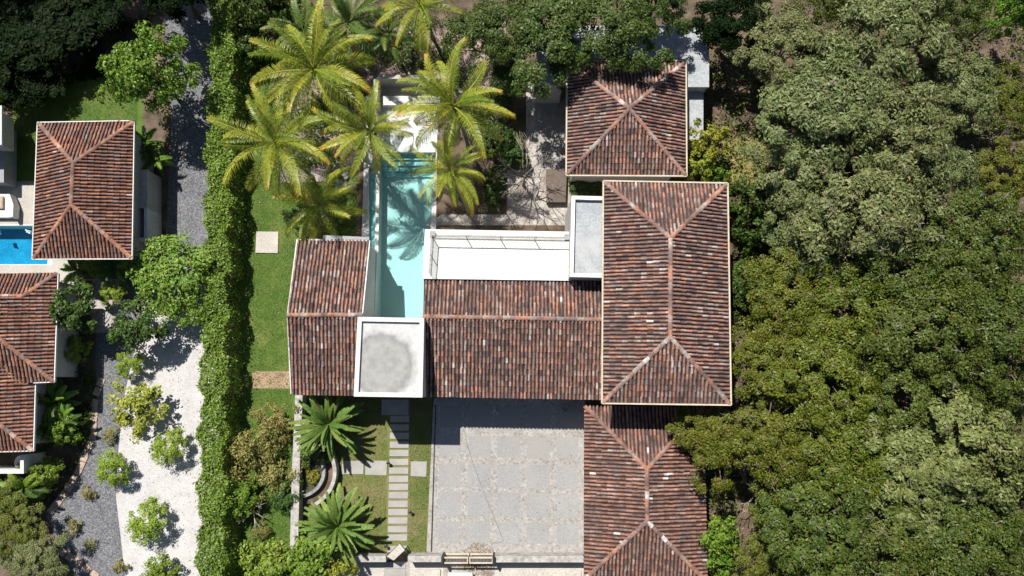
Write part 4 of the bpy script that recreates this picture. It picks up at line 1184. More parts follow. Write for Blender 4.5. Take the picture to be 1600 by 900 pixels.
# --- the wood on the right
W = [
 ('grey', 1290, 175, 112, 'grey_green_tree', 'broadest grey green tree in the upper right wood, facing the square pavilion', 1.05),
 ('grey', 1228, 75, 78, 'grey_green_tree', 'olive grey tree near the top edge, first right of the white flat roof', .95),
 ('grey', 1400, 55, 100, 'grey_green_tree', 'grey green tree touching the top edge in the middle of the wood', 1.0),
 ('grey', 1405, 215, 98, 'grey_green_tree', 'grey green tree in the centre of the upper right wood, left of the brown clearing', 1.1),
 ('grey', 1258, 285, 88, 'grey_green_tree', 'grey green tree overhanging the dry grass strip beside the east tiled roof', .95),
 ('grey', 1362, 330, 105, 'grey_green_tree', 'pale grey green tree whose lower edge meets the dark olive wood', 1.1),
 ('grey', 1462, 262, 66, 'grey_green_tree', 'grey tinged tree directly left of the brown gap near the right edge', .9),
 ('grey', 1500, 140, 74, 'grey_green_tree', 'grey green tree under the red brown gap near the top right corner', .9),
 ('olive', 1572, 150, 62, 'olive_tree', 'olive tree at the right edge between the two brown gaps', .95),
 ('olive', 1585, 270, 60, 'olive_tree', 'olive yellow tree at the right edge just below the lower brown gap', .9),
 ('green', 1312, -8, 66, 'dark_tree', 'dark green tree cut by the top edge above the grey trees', 1.0),
 ('green', 1490, 10, 60, 'dark_tree', 'green tree cut by the top edge left of the red brown gap', .95),
 ('broad', 1585, 12, 44, 'bright_tree', 'bright green tree in the top right corner', 2.0),
 ('grey', 1258, 375, 66, 'grey_green_tree', 'small grey green tree at the lower left of the grey group, beside the green shrubs', .9),
 ('olive', 1232, 470, 82, 'olive_tree', 'olive tree standing off the east tiled roof, below the grey trees', .9),
 ('olive', 1335, 478, 88, 'olive_tree', 'olive tree just below the pale grey green crown, mid right', 1.0),
 ('green', 1440, 405, 86, 'dark_tree', 'deep green tree right of the pale grey crown and its dark notch', 1.05),
 ('green', 1535, 385, 92, 'dark_tree', 'deep green tree near the right edge at mid height', 1.05),
 ('green', 1450, 515, 98, 'dark_tree', 'deep green tree in the centre of the dark part of the wood', 1.1),
 ('green', 1560, 515, 92, 'dark_tree', 'deep green tree at the right edge below the middle', 1.1),
 ('olive', 1208, 572, 72, 'olive_tree', 'olive tree with dry twigs beside the lower part of the east tiled roof', .9),
 ('olive', 1308, 595, 100, 'olive_tree', 'widest olive tree in the lower wood, with bare twigs showing', 1.0),
 ('green', 1430, 618, 84, 'dark_tree', 'deep green tree directly above the pale yellow green tree', 1.0),
 ('green', 1545, 600, 70, 'dark_tree', 'deep green tree at the right edge just above the pale branches', .95),
 ('olive', 1122, 700, 66, 'olive_tree', 'olive tree overhanging the garage roof', .95),
 ('olive', 1208, 680, 82, 'olive_tree', 'olive tree right of the one overhanging the garage roof', 1.0),
 ('olive', 1312, 715, 92, 'olive_tree', 'olive brown tree left of the pale yellow green tree', 1.0),
 ('olive', 1228, 770, 66, 'olive_tree', 'thin olive tree beside the grey rocks right of the garage', .85),
 ('pale', 1425, 745, 84, 'pale_tree', 'pale yellow green tree, lower left one of the pale group', 1.05),
 ('pale', 1505, 705, 92, 'pale_tree', 'largest pale yellow green tree, middle of the pale group', 1.15),
 ('pale', 1565, 745, 64, 'pale_tree', 'pale yellow green tree of the pale group nearest the right edge', 1.0),
 ('green', 1290, 838, 96, 'dark_tree', 'dark green tree near the bottom, right of the straw coloured shrub', 1.0),
 ('green', 1390, 850, 92, 'dark_tree', 'dark green tree at the bottom below the lower left pale tree', .95),
 ('green', 1492, 850, 92, 'dark_tree', 'dark green tree at the bottom below the largest pale tree', .95),
 ('green', 1582, 850, 70, 'dark_tree', 'dark green tree in the bottom right corner', .95),
 ('olive', 1208, 868, 56, 'olive_tree', 'olive tree at the bottom edge right of the bright green garage tree', .8),
]
for k, x, y, r, nm, lab, hs in W:
    plant(k, x, y, r, nm, lab, 'tree', 'trees of the wood on the right', hs)
# shrubs between villa and wood
plant('midbush', 1165, 318, 38, 'garden_shrub', 'glossy green shrub right of the north end of the east tiled roof', 'shrub', None, 2.4)
plant('midbush', 1175, 358, 34, 'garden_shrub', 'green shrub below the glossy one, right of the east tiled roof', 'shrub', None, 2.2)
plant('midbush', 1163, 438, 34, 'garden_shrub', 'dark green shrub in the shade halfway along the east tiled roof', 'shrub', None, 1.6)
plant('midbush', 1158, 470, 26, 'garden_shrub', 'small dark shrub below the shaded one along the east tiled roof', 'shrub', None, 1.4)
plant('yellowbush', 1108, 222, 34, 'yellow_shrub', 'yellow green feathery shrub right of the square pavilion', 'shrub', None, 1.8)
plant('yellowbush', 1094, 256, 30, 'yellow_shrub', 'yellow green shrub tucked between the square pavilion and the east tiled roof', 'shrub', None, 1.6)
plant('bush', 1120, 270, 20, 'green_shrub', 'small bright green shrub at the edge of the dry grass strip', 'shrub', None, 1.2)
plant('bush', 1118, 835, 30, 'garage_tree', 'bright green tree touching the east side of the garage roof, upper half', 'tree', None, 2.6)
plant('bush', 1120, 868, 26, 'garage_tree', 'bright green tree touching the east side of the garage roof, lower half', 'tree', None, 2.4)
plant('drybush', 1155, 895, 28, 'straw_shrub', 'straw coloured dry shrub at the bottom edge right of the garage', 'shrub', None, 1.5)
# shady trees at the top
for x, y, r, lab, hs in ((772, 42, 64, 'dark green tree at the top, left crown of the three over the white flat roof', .85), (862, 50, 84, 'largest dark green tree at the top, covering the left of the white flat roof', .85), (962, 38, 76, 'dark green tree hanging over the top edge of the square pavilion', .9),
                         (1032, 2, 54, 'dark green tree at the top above the right part of the white flat roof', 1.0), (880, 96, 34, 'low dark green tree leaning onto the corner of the square pavilion', .65), (796, 118, 30, 'small dark tree left of the white flat roof, above the bare tree', .7),
                         (1150, 30, 62, 'dark tree in the shade at the top between flat roof and grey wood', .8)):
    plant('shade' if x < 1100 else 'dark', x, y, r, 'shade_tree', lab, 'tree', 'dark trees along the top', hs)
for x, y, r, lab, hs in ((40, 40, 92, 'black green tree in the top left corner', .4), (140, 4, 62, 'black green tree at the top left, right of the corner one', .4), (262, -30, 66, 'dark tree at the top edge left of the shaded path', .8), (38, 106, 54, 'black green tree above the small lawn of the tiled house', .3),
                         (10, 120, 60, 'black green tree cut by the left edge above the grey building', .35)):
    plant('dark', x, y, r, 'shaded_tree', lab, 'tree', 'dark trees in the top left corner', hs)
for x, y, r, lab in ((-215, -320, 130, 'tall tree beyond the top left corner'), (40, -330, 110, 'tall tree beyond the top edge on the left')):
    plant('dark', x, y, r, 'tall_tree', lab + ' shading the corner', 'tree', 'tall trees outside the view', 1.6)
plant('midbush', 410, 30, 42, 'garden_tree', 'green leafy tree at the top right of the hedge', 'tree', None, 2.4)
plant('midbush', 452, 12, 34, 'garden_tree', 'bright leafy tree at the top edge left of the palms', 'tree', None, 2.6)
plant('midbush', 395, 75, 26, 'garden_tree', 'small leafy tree in shade beside the top of the hedge', 'tree', None, 1.6)
# neighbour's garden
plant('broad', 230, 112, 70, 'leafy_tree', 'light green leafy tree above the tiled house, casting its shade on the path', 'tree', None, 1.5)
plant('broad', 268, 430, 70, 'leafy_tree', 'broad bright green tree reaching the hedge above the white gravel', 'tree', None, .8)
plant('broadmid', 213, 508, 40, 'leafy_tree', 'small dark green tree at the top of the white gravel', 'tree', None, 1.1)
plant('broadmid', 112, 480, 42, 'leafy_tree', 'dense olive green tree against the eave of the stepped red roof', 'tree', None, 1.3)
plant('ball', 115, 546, 22, 'round_shrub', 'clipped lime ball between the stepped red roof and the path', 'shrub', None, 1.2)
plant('ball', 152, 418, 18, 'round_shrub', 'lime green shrub against the lower eave of the tiled house', 'shrub', None, 1.4)
plant('ball', 174, 458, 20, 'round_shrub', 'lime green shrub beside the short paved path', 'shrub', None, 1.2)
plant('ball', 202, 568, 22, 'round_shrub', 'round lime shrub where the dark gravel meets the white, below the small tree', 'shrub', None, 1.2)
plant('yellowbush', 213, 636, 43, 'yellow_shrub', 'sparse yellow green shrub on the edge of the white gravel', 'shrub', None, 1.0)
plant('ball', 262, 700, 27, 'round_shrub', 'lime shrub on the white gravel nearest the hedge', 'shrub', None, 1.2)
plant('ball', 174, 732, 26, 'round_shrub', 'lime shrub on the dark gravel beside the white edge', 'shrub', None, 1.2)
plant('ball', 229, 817, 31, 'round_shrub', 'largest lime shrub alone in the white gravel near the bottom', 'shrub', None, 1.2)
plant('bush', 246, 893, 24, 'round_shrub', 'green shrub cut by the bottom edge on the white gravel', 'shrub', None, 1.2)
plant('bush', 75, 738, 22, 'green_shrub', 'bright lime shrub right of the white walled court', 'shrub', None, 1.6)
plant('bush', 92, 672, 26, 'green_shrub', 'bright green shrub below the fan palms beside the stepped roof', 'shrub', None, 1.5)
plant('olive', 20, 815, 46, 'corner_tree', 'grey olive tree at the left edge near the bottom', 'tree', None, .5)
plant('grey', 52, 878, 44, 'corner_tree', 'grey green tree in the bottom left corner', 'tree', None, .5)
plant('midbush', 22, 770, 30, 'green_shrub', 'dark shrub below the white walled court', 'shrub', None, 1.2)
for x, y, lab in ((167, 681, 'small dark tuft on the dark gravel beside the pavers'), (134, 771, 'brownish grass tuft on the dark gravel near the lower bend'), (111, 824, 'small green tuft low on the dark gravel'), (184, 887, 'small tuft at the bottom where dark and white gravel meet'), (137, 852, 'little dry yellow plant with a dark shadow on the dark gravel')):
    plant('tuft', x, y, 11 if x != 137 else 8, 'grass_tuft', lab, 'tuft', None, 1.2)
# between hedge and garden wall
for x, y, r, lab, k, hs in ((425, 660, 34, 'dry yellow shrub at the top of the scrub beside the garden wall', 'drybush', 1.2), (385, 712, 40, 'dry olive shrub growing out of the hedge', 'drybush', 1.4), (432, 738, 36, 'dry shrub in the middle of the scrub beside the garden wall', 'drybush', 1.0),
                            (408, 690, 30, 'thin dry shrub between hedge and garden wall', 'drybush', 1.2), (445, 775, 24, 'dark green low shrub against the garden wall', 'midbush', 1.0), (375, 780, 26, 'green shrub merging with the hedge below the dry scrub', 'bush', 1.4), (405, 830, 16, 'small green sprig in the side lawn near the bottom', 'drybush', .8),
                            (425, 885, 40, 'yellow green leafy bush at the bottom edge left of the garden wall', 'bush', 1.4), (485, 882, 44, 'yellow green leafy bush at the bottom edge over the garden wall end', 'bush', 1.6), (530, 890, 26, 'light leafy bush at the bottom edge over the boundary wall', 'yellowbush', 1.3)):
    plant(k, x, y, r, 'scrub_bush', lab, 'shrub', None, hs)
plant('yellowbush', 487, 745, 11, 'pond_plant', 'yellow water plant in the murky pond', 'plant', None, .7)
plant('midbush', 485, 700, 26, 'planter_fern', 'leafy green plant beside the upper spiky plant and the garden wall', 'plant', None, 1.0)
plant('drybush', 505, 350, 22, 'garden_shrub', 'dull green clump under the small palm above the west roof', 'shrub', None, .8)
plant('midbush', 470, 345, 22, 'garden_shrub', 'low dark clump left of the small palm in the lawn', 'shrub', None, .6)
for x, y, r, lab, hs in ((772, 300, 20, 'dark clipped shrub in the square bed, lower one', 1.0), (775, 275, 18, 'dark clipped shrub in the square bed, upper one', 1.0), (800, 235, 26, 'soft green bamboo like clump under the bare tree', 1.2), (905, 292, 16, 'small yellow green plant in the gap below the square pavilion', .7), (940, 285, 14, 'dim plant in the shaded gap between pavilion and east roof', .6), (770, 215, 24, 'dark undergrowth shrub right of the tall palm', .9)):
    plant('midbush', x, y, r, 'garden_shrub', lab, 'shrub', None, hs)

# --- the hedge
hp = [(352, -70), (351, 60), (349, 150), (345, 250), (344, 330), (340, 430), (338, 560), (336, 700), (335, 820), (333, 990)]
def hedge():
    pts = [P(x - 2, y, 2.1) for x, y in hp]
    seg = [(pts[i], pts[i + 1], (pts[i + 1] - pts[i]).length) for i in range(len(pts) - 1)]
    tot = sum(s[2] for s in seg); n = 52000; Cs = []; Ns = []; cl = []
    g = np.random.default_rng(3)
    bl = g.random(2000)
    for a, b, L in seg:
        m = int(n * L / tot)
        t = g.random(m); d = (b - a).normalized(); sd = np.array([d.y, -d.x, 0.0])
        base = np.array(a)[None, :] * (1 - t[:, None]) + np.array(b)[None, :] * t[:, None]; base[:, 2] = 0
        yy = base[:, 1]
        hw = .80 + .16 * np.sin(yy * 1.7) + .12 * np.sin(yy * 4.1 + 1)
        which = g.random(m)
        u = g.uniform(-1, 1, m); z = 2.25 + .10 * np.sin(yy * 2.3 + u * 2) + g.normal(0, .10, m)
        side = which > .62
        sg = np.where(g.random(m) > .5, 1.0, -1.0)
        u = np.where(side, sg * (1 + g.normal(0, .07, m)), u); z = np.where(side, g.uniform(.05, 2.28, m), z)
        stray = g.random(m) > .975; u = np.where(stray, u * 1.25, u); z = np.where(stray & ~side, z + .2, z)
        Cs.append(base + sd[None, :] * (u * hw)[:, None] + np.stack([np.zeros(m), np.zeros(m), z], 1))
        nn = g.normal(size=(m, 3)) * .55; nn[:, 2] += np.where(side, .45, .9); nn += sd[None, :] * (np.where(side, sg, 0) * .8)[:, None]
        Ns.append(nn)
        cl.append(np.clip(.46 + .2 * np.sin(yy * 3.3 + u * 4) * np.sin(yy * 1.3 + u * 2.2) + .24 * np.sin(yy * .55 + 1.5 * np.sin(yy * .23)) + g.normal(0, .15, m), 0, 1))
    C = np.concatenate(Cs); V, F, T = leaves(C, np.concatenate(Ns), .12, .24, .5, np.concatenate(cl))
    e = empty('hedge', (pts[4].x, pts[4].y, 0), 'long green hedge running from top to bottom between white gravel and villa lawn', 'hedge')
    off = np.array([pts[4].x, pts[4].y, 0]); me = np_mesh('foliage', V - off, F, M['L_hedge'], T); link('foliage', me, e)
    mb = MB()
    for a, b, L in seg:
        k = int(L / .5)
        for i in range(k):
            p = a.lerp(b, (i + .5) / k); q = Vector((p.x + random.uniform(-.25, .25), p.y, 0))
            for j in range(3):
                mb.tube([q, (q.x + random.uniform(-.4, .4), q.y + random.uniform(-.3, .3), 1.2), (q.x + random.uniform(-.8, .8), q.y + random.uniform(-.4, .4), 2.1)], [.03, .02, .008], 5)
    mb.build('stems', M['bark'], e)
hedge()

# --- palms
def frond_mesh(L, elev, droop, nleaf, ll, lw, mat, seed, yellow=0.5, fold=0.35, curl=0.0, sweep=(35, 70), tipdroop=.6):
    g = random.Random(seed); V, F, T = [], [], []
    n = 14; pts = []; p = Vector((0, 0, 0)); ang = elev
    hd = 0.0
    for i in range(n + 1):
        pts.append(p.copy()); t = i / n
        a = elev - droop * t ** 1.25; hd = curl * t * t
        p = p + Vector((math.cos(a) * math.cos(hd), math.cos(a) * math.sin(hd), math.sin(a))) * (L / n)
    def at(t):
        f = t * n; i = min(n - 1, int(f)); return pts[i].lerp(pts[i + 1], f - i), (pts[i + 1] - pts[i]).normalized()
    for i in range(n):                                                  # rachis
        r0, r1 = .045 * (1 - i / n) + .008, .045 * (1 - (i + 1) / n) + .008
        d = (pts[i + 1] - pts[i]).normalized(); s = d.cross(Vector((0, 0, 1))).normalized(); k = len(V)
        for pp, r in ((pts[i], r0), (pts[i + 1], r1)):
            V += [tuple(pp - s * r), tuple(pp + Vector((0, 0, r * .8))), tuple(pp + s * r), tuple(pp - Vector((0, 0, r * .6)))]
        for q in range(4):
            F.append((k + q, k + (q + 1) % 4, k + 4 + (q + 1) % 4, k + 4 + q)); T.append((min(1, .55 + yellow * .4), .3, .5))
    base = g.random() * .35 + yellow * .45
    for i in range(nleaf):
        t = .14 + .86 * (i + g.random() * .5) / nleaf; t = min(t, .995)
        c, d = at(t); s = d.cross(Vector((0, 0, 1))).normalized(); u = s.cross(d).normalized()
        prof = min(1, (t - .08) / .22) * (1 - .62 * max(0, (t - .5) / .5) ** 1.4)
        for sg in (-1, 1):
            l = ll * prof * g.uniform(.85, 1.1); sw = math.radians(sweep[0] + (sweep[1] - sweep[0]) * (1 - t)) * g.uniform(.9, 1.1)
            dirv = (d * math.cos(sw) + s * sg * math.sin(sw) + u * fold * g.uniform(.5, 1.2)).normalized()
            m1 = c + dirv * l * .5; dr = Vector((0, 0, -1)) * l * tipdroop * g.uniform(.6, 1.3)
            m2 = c + dirv * l + dr
            wv = dirv.cross(u).normalized() * lw * .5 if dirv.cross(u).length > .01 else s * lw * .5
            tone = max(0, min(1, base + .3 * t * yellow * 1.6 + g.gauss(0, .10)))
            tb = 1.0 if (t > .86 and g.random() < yellow * .75) or g.random() < .02 else g.random() * .7
            tt = (tone, tb, g.random()); k = len(V)
            V += [tuple(c - wv * .5), tuple(c + wv * .5), tuple(m1 + wv), tuple(m1 - wv), tuple(m2)]
            F.append((k, k + 1, k + 2, k + 3)); T.append(tt); F.append((k + 3, k + 2, k + 4, k + 4)); T.append(tt)
    me = bpy.data.meshes.new('frond')
    F = [f if f[2] != f[3] else f[:3] for f in F]
    me.from_pydata(V, [], F)
    a = me.attributes.new('tint', 'FLOAT_COLOR', 'FACE'); tt = np.ones((len(F), 4), dtype=np.float32); tt[:, :3] = T; a.data.foreach_set('color', tt.ravel())
    me.materials.append(mat); me.update(); return me

D = math.radians
FR = []
for i in range(9):
    age = i / 8.0
    FR.append([frond_mesh(3.5 + .3 * math.sin(i * 2.1 + v), D(72 - 68 * age), D(52 + 38 * age + 10 * v), 56, .60, .036, M['frond'], 31 * i + v, yellow=(.05, .15, .45, .30, .6, .35, .75, .55, .95)[i] * (.7 + .5 * v), fold=.30 - .25 * age, curl=(.35, -.35)[v]) for v in range(2)])
DRY = [frond_mesh(2.6, D(-18), D(55), 36, .5, .03, M['frond_dry'], 77 + v, yellow=.3, fold=-.2, curl=(.3, -.4)[v]) for v in range(2)]
FRD = [[frond_mesh(3.1, D(66 - 62 * i / 5), D(55 + 30 * i / 5 + 10 * v), 52, .6, .05, M['frond_dark'], 500 + 31 * i + v, yellow=.3, fold=.2, curl=(.3, -.3)[v]) for v in range(2)] for i in range(6)]
CY = [[frond_mesh(2.2, D(70 - 62 * i / 6), D(38 + 20 * i / 6 + 6 * v), 60, .20, .05, M['cycad'], 900 + 13 * i + v, yellow=(.1, .3, .55, .2, .6, .35, .7)[i] * (.7 + .5 * v), fold=.12, curl=(.12, -.12)[v], sweep=(50, 74), tipdroop=.12) for v in range(2)] for i in range(7)]
FAN = [[frond_mesh(1.5, D(72 - 52 * i / 4), D(70 + 20 * v), 34, .32, .055, M['L_bright'] if v else M['L_mid'], 1300 + 7 * i + v, yellow=.3, fold=.15, curl=.2 * (1 - 2 * v)) for v in range(2)] for i in range(5)]

def palm(px, py, rpx, zc, nfr, label, FRS=FR, name='coconut_palm', cat='palm', group='palms around the pool', lean=(0, 0), Lref=2.75, rt=.13, nuts=True, seed=0, part='frond', roll=.5):
    g = random.Random(seed + px)
    p = P(px, py, zc); s = rpx * (CAM_H - zc) / FPX / Lref * (.93 if nuts else 1.0)
    e = empty(name, (p.x + lean[0], p.y + lean[1], 0), label, cat, group)
    mb = MB(); n = 10; pts = []
    for i in range(n + 1):
        t = i / n; pts.append((-lean[0] * (t ** 1.6), -lean[1] * (t ** 1.6), zc * t - .05 * (i == 0)))
    mb.tube(pts, [rt * (1.6 if i == 0 else 1 - .35 * i / n) for i in range(n + 1)], 9)
    link('trunk', mb.mesh('trunk', M['palmbark'], True), e)
    for k in range(nfr):
        age = (k + .5) / nfr; i = min(len(FRS) - 1, int(age * len(FRS))); me = FRS[i][g.randrange(2)]
        a = k * 2.39996 + g.uniform(-.25, .25); q = s * g.uniform(.88, 1.1) * (.8 + .2 * min(1, age * 2.5))
        link(part, me, e, (-lean[0], -lean[1], zc - .25 * age * s), (g.uniform(-roll, roll), g.uniform(-.12, .12), a), (q, q, q))
    if nuts:
        for k in range(4):
            o = link('dry_frond', DRY[k % 2], e, (-lean[0], -lean[1], zc - .45), (g.uniform(-.6, .6), g.uniform(-.1, .2), g.uniform(0, 6.28)), (s * .9,) * 3)
            o['label'] = 'brown hanging dead frond'
        for k in range(5):
            a = k * 1.25 + 1; mb = MB(); mb.lathe([(0, -.13), (.08, -.1), (.11, 0), (.08, .1), (0, .13)], 8)
            link('coconut', mb.mesh('coconut', M['L_yellow'] if False else M['brown'], True), e, (-lean[0] + .28 * math.cos(a), -lean[1] + .28 * math.sin(a), zc - .35))

palm(430, 224, 92, 6.4, 25, 'largest coconut palm, at the left beside the hedge with its crown over the lawn', lean=(.5, -.2), seed=1)
palm(490, 108, 98, 7.0, 25, 'coconut palm with wide crown above the largest one, near the top', lean=(-.3, .4), seed=2)
palm(578, 205, 74, 6.2, 24, 'coconut palm leaning over the left edge of the pool', lean=(-.6, -.3), seed=3)
palm(709, 165, 88, 6.6, 26, 'yellow tipped coconut palm on the right side of the shallow pool end', lean=(.5, -.4), seed=4)
palm(704, 268, 62, 4.6, 24, 'lower yellow coconut palm beside the pool, its trunk curving to the right', lean=(.9, -1.6), seed=5)
palm(497, 318, 66, 2.6, 17, 'short palm on the lawn just above the west roof', lean=(.1, -.2), seed=6, nuts=False)
palm(655, 8, 80, 5.4, 18, 'coconut palm cut by the top edge, hanging fronds over the dark garden', lean=(.3, .5), seed=7)
palm(545, 36, 84, 3.6, 20, 'darker green palm at the top between two coconut palms', FRS=FRD, lean=(0, .4), seed=8)
palm(475, 50, 72, 5.0, 18, 'darker green palm at the top left of the palm group', FRS=FRD, lean=(.2, .3), seed=9)
palm(606, 50, 54, 3.4, 14, 'dim shaded palm at the top behind the sun shelter', FRS=FRD, seed=10)
palm(514, 662, 54, 1.7, 52, 'upper of the two big spiky green plants beside the garden wall', CY, 'spiky_palm', 'plant', 'spiky plants in the front garden', (0.02, -.9), 1.95, .17, False, 11, 'leaf', .25)
palm(527, 822, 55, 1.5, 54, 'lower of the two big spiky green plants, near the boundary wall', CY, 'spiky_palm', 'plant', 'spiky plants in the front garden', (0, -.3), 1.95, .17, False, 12, 'leaf', .25)
for x, y, r, lab in ((228, 225, 30, 'bright clump of feathery palm leaves above the white side court'), (240, 250, 26, 'feathery palm clump touching the end of the white side court'), (120, 422, 26, 'feathery green palm at the lower left corner of the tiled house'), (182, 420, 28, 'dark feathery palm below the tiled house, left of the broad tree'),
                     (85, 628, 34, 'bright fan leaved palm beside the stepped red roof'), (100, 655, 28, 'lower fan leaved palm beside the stepped red roof'), (38, 762, 34, 'dark feathery palm below the white walled court')):
    palm(x, y, r, 1.35, 15, lab, FAN, 'feather_palm', 'palm', 'feathery palms by the neighbouring houses', (0, 0), 1.25, .06, False, 20, 'frond')

# --- bare trees
def bare_tree(px, py, h, R, label, seed, n=9, name='bare_tree'):
    g = random.Random(seed); p = P(px, py, 0)
    e = empty(name, (p.x, p.y, 0), label, 'bare tree')
    tb = MB(); bb = MB()
    tb.tube([(0, 0, -.05), (.1, .05, h * .3), (.05, .1, h * .5)], [.13, .10, .08], 8)
    def grow(a, d, L, r, lv):
        m_ = a + d * L * .5 + Vector((g.uniform(-.1, .1), g.uniform(-.1, .1), g.uniform(-.05, .1))) * L
        b = a + d * L; bb.tube([a, m_, b], [r, r * .75, r * .5], 5)
        if lv:
            for k in range(3):
                nd = (d + Vector((g.uniform(-.8, .8), g.uniform(-.8, .8), g.uniform(-.2, .35)))).normalized()
                grow(m_.lerp(b, g.uniform(.2, 1)), nd, L * g.uniform(.5, .8), r * .55, lv - 1)
    for k in range(n):
        a = 6.28 * k / n + g.uniform(-.3, .3); d = Vector((math.cos(a), math.sin(a), g.uniform(.15, .7))).normalized()
        grow(Vector((.05, .1, h * g.uniform(.35, .5))), d, R * .5, .055, 2)
    link('trunk', tb.mesh('trunk', M['palebark'], True), e); link('branches', bb.mesh('branches', M['palebark'], True), e)
bare_tree(818, 290, 4.2, 3.0, 'leafless tree with pale twigs over the side patio by the white terrace', 3, 10)
bare_tree(868, 935, 3.2, 2.2, 'leafless pale shrub outside the boundary wall near the garage', 5, 8)
bare_tree(400, 800, 1.6, 1.3, 'leafless twiggy shrub between hedge and garden wall', 8, 6)
bare_tree(1165, 765, 4.8, 2.2, 'dead twiggy tree beside the garage, poking out of the olive crowns', 9, 7)
bare_tree(1330, 605, 6.4, 1.8, 'dead branches sticking out of the widest olive crown', 11, 5)

# --- ground cover, grass, litter
def scatter(px, n, zlo, zhi, lmin, lmax, wr, mat, name, holes=(), upn=.7, patch=0.0):
    pts = np.array([[P(x, y, 0).x, P(x, y, 0).y] for x, y in px])
    x0, y0 = pts.min(0); x1, y1 = pts.max(0); got = []
    while sum(len(q) for q in got) < n:
        q = np.stack([rng.uniform(x0, x1, n), rng.uniform(y0, y1, n)], 1)
        ins = np.zeros(n, bool); j = len(pts) - 1
        for i in range(len(pts)):
            c = ((pts[i, 1] > q[:, 1]) != (pts[j, 1] > q[:, 1])) & (q[:, 0] < (pts[j, 0] - pts[i, 0]) * (q[:, 1] - pts[i, 1]) / (pts[j, 1] - pts[i, 1] + 1e-9) + pts[i, 0])
            ins ^= c; j = i
        if patch:
            f = np.sin(q[:, 0] * 1.1 + 2 * np.sin(q[:, 1] * .7)) * np.sin(q[:, 1] * 1.3 + 1.5 * np.sin(q[:, 0] * .6)); ins &= (f + rng.normal(0, .3, n)) > patch
        got.append(q[ins])
    q = np.concatenate(got)[:n]
    C = np.concatenate([q, rng.uniform(zlo, zhi, (n, 1))], 1); nn = rng.normal(size=(n, 3)) * .5; nn[:, 2] += upn
    V, F, T = leaves(C, nn, lmin, lmax, wr)
    o = link(name, np_mesh(name, V, F, mat, T)); tag(o, kind='stuff'); return o
def stuff(o, lab, cat): tag(o, lab, cat)
stuff(scatter([(1075, 100), (1640, -60), (1660, 960), (1090, 960), (1108, 640), (1145, 625), (1140, 290), (1075, 280)], 26000, .05, 1.0, .15, .32, .5, M['L_green'], 'ground_cover', patch=-.25), 'low green undergrowth beneath the wood on the right', 'undergrowth')
stuff(scatter([(1075, 60), (1640, -60), (1660, 960), (1090, 960), (1108, 640), (1145, 625), (1140, 290), (1075, 280)], 16000, .01, .06, .1, .22, .5, M['L_brown'], 'leaf_litter'), 'brown leaf litter on the soil beneath the wood on the right', 'leaf litter')
stuff(scatter([(398, 30), (800, 30), (800, 210), (690, 215), (590, 130), (562, 266), (435, 268)], 6000, .02, .06, .1, .25, .35, M['L_brown'], 'leaf_litter'), 'brown leaf litter under the palms', 'leaf litter')
stuff(scatter([(724, 860), (740, 848), (760, 848), (772, 862), (772, 905), (724, 905)], 1500, .02, .04, .05, .11, .5, M['L_brown'], 'leaf_litter'), 'brown leaf litter heaped at the driveway gate', 'leaf litter')
stuff(scatter([(398, 30), (800, 30), (800, 210), (690, 215), (700, 110), (570, 110), (562, 262), (435, 262)], 15000, .05, .5, .15, .3, .4, M['L_mid'], 'ground_cover', patch=-.1), 'low dark plants on the garden bed beneath the palms', 'ground cover')
stuff(scatter([(-40, 40), (240, 20), (220, 110), (100, 135), (20, 175), (-40, 180)], 8000, .05, .6, .15, .3, .5, M['L_shade_dark'], 'ground_cover', patch=.1), 'dark undergrowth in the shade at the top left', 'ground cover')
stuff(scatter([(60, 430), (146, 440), (148, 640), (140, 700), (90, 770), (0, 900), (0, 745), (60, 745), (60, 600), (88, 600)], 5000, .03, .4, .12, .26, .45, M['L_mid'], 'ground_cover', patch=.15), 'dark low plants in the bed beside the neighbouring houses', 'ground cover')
stuff(scatter([(884, 262), (945, 272), (945, 305), (890, 305)], 900, .05, .5, .12, .26, .5, M['L_mid'], 'ground_cover'), 'shaded low plants in the gap between pavilion and villa', 'ground cover')
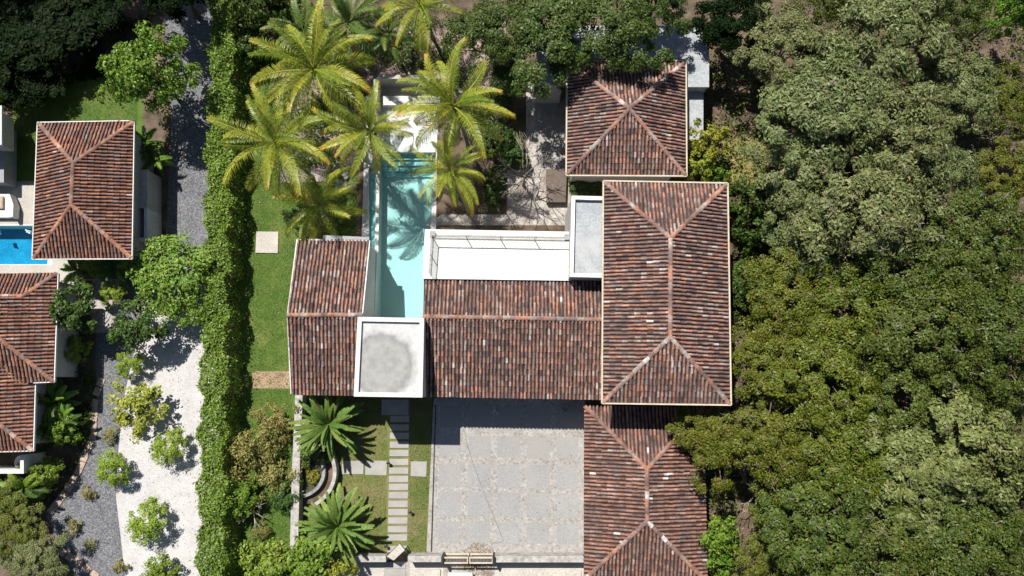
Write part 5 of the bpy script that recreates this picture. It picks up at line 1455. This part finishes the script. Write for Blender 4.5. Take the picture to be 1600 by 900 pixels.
stuff(scatter([(385, 95), (445, 95), (455, 268), (560, 268), (556, 372), (466, 372), (452, 500), (456, 620), (454, 900), (375, 900)], 60000, .01, .05, .06, .13, .16, M['grass'], 'grass', upn=.25), 'short green grass of the side lawn', 'grass')
stuff(scatter([(472, 622), (606, 622), (603, 866), (466, 866)], 26000, .01, .05, .06, .12, .16, M['grass'], 'grass', upn=.25), 'short dry grass of the front lawn', 'grass')
stuff(scatter([(641, 624), (676, 624), (666, 866), (637, 866)], 9000, .01, .045, .06, .12, .16, M['grass'], 'grass', upn=.25), 'short dry grass strip beside the courtyard', 'grass')
stuff(scatter([(22, 130), (215, 120), (215, 195), (58, 200), (58, 290), (24, 290)], 16000, .01, .05, .06, .13, .16, M['grass'], 'grass', upn=.25), 'short green grass of the neighbouring lawn', 'grass')
stuff(scatter([(1128, 215), (1198, 215), (1196, 290), (1130, 290)], 3500, .01, .1, .08, .2, .14, M['L_dry'], 'grass', upn=.25), 'dry straw grass right of the square pavilion', 'grass')

stuff(scatter([(680, 634), (912, 636), (912, 862), (672, 862)], 260, .022, .03, .05, .12, .5, M['L_brown'], 'leaf_litter'), 'scattered fallen leaves on the courtyard paving', 'leaf litter')
stuff(scatter([(235, 470), (300, 440), (318, 560), (310, 900), (200, 900), (186, 770), (200, 600)], 420, .018, .03, .05, .12, .5, M['L_brown'], 'leaf_litter'), 'scattered fallen leaves on the white gravel', 'leaf litter')
stuff(scatter([(262, 100), (330, 100), (325, 350), (270, 370)], 300, .014, .03, .06, .14, .5, M['L_brown'], 'leaf_litter'), 'scattered fallen leaves on the dark gravel path', 'leaf litter')
stuff(scatter([(390, 100), (440, 100), (455, 300), (460, 380), (452, 500), (456, 620), (454, 860), (380, 860)], 700, .03, .06, .06, .14, .5, M['L_brown'], 'leaf_litter'), 'scattered fallen leaves on the side lawn', 'leaf litter')
stuff(scatter([(825, 140), (880, 140), (886, 262), (850, 262), (850, 345), (690, 345), (690, 335), (800, 330), (822, 260)], 500, .018, .03, .06, .14, .5, M['L_brown'], 'leaf_litter'), 'fallen leaves on the side patio under the bare tree', 'leaf litter')
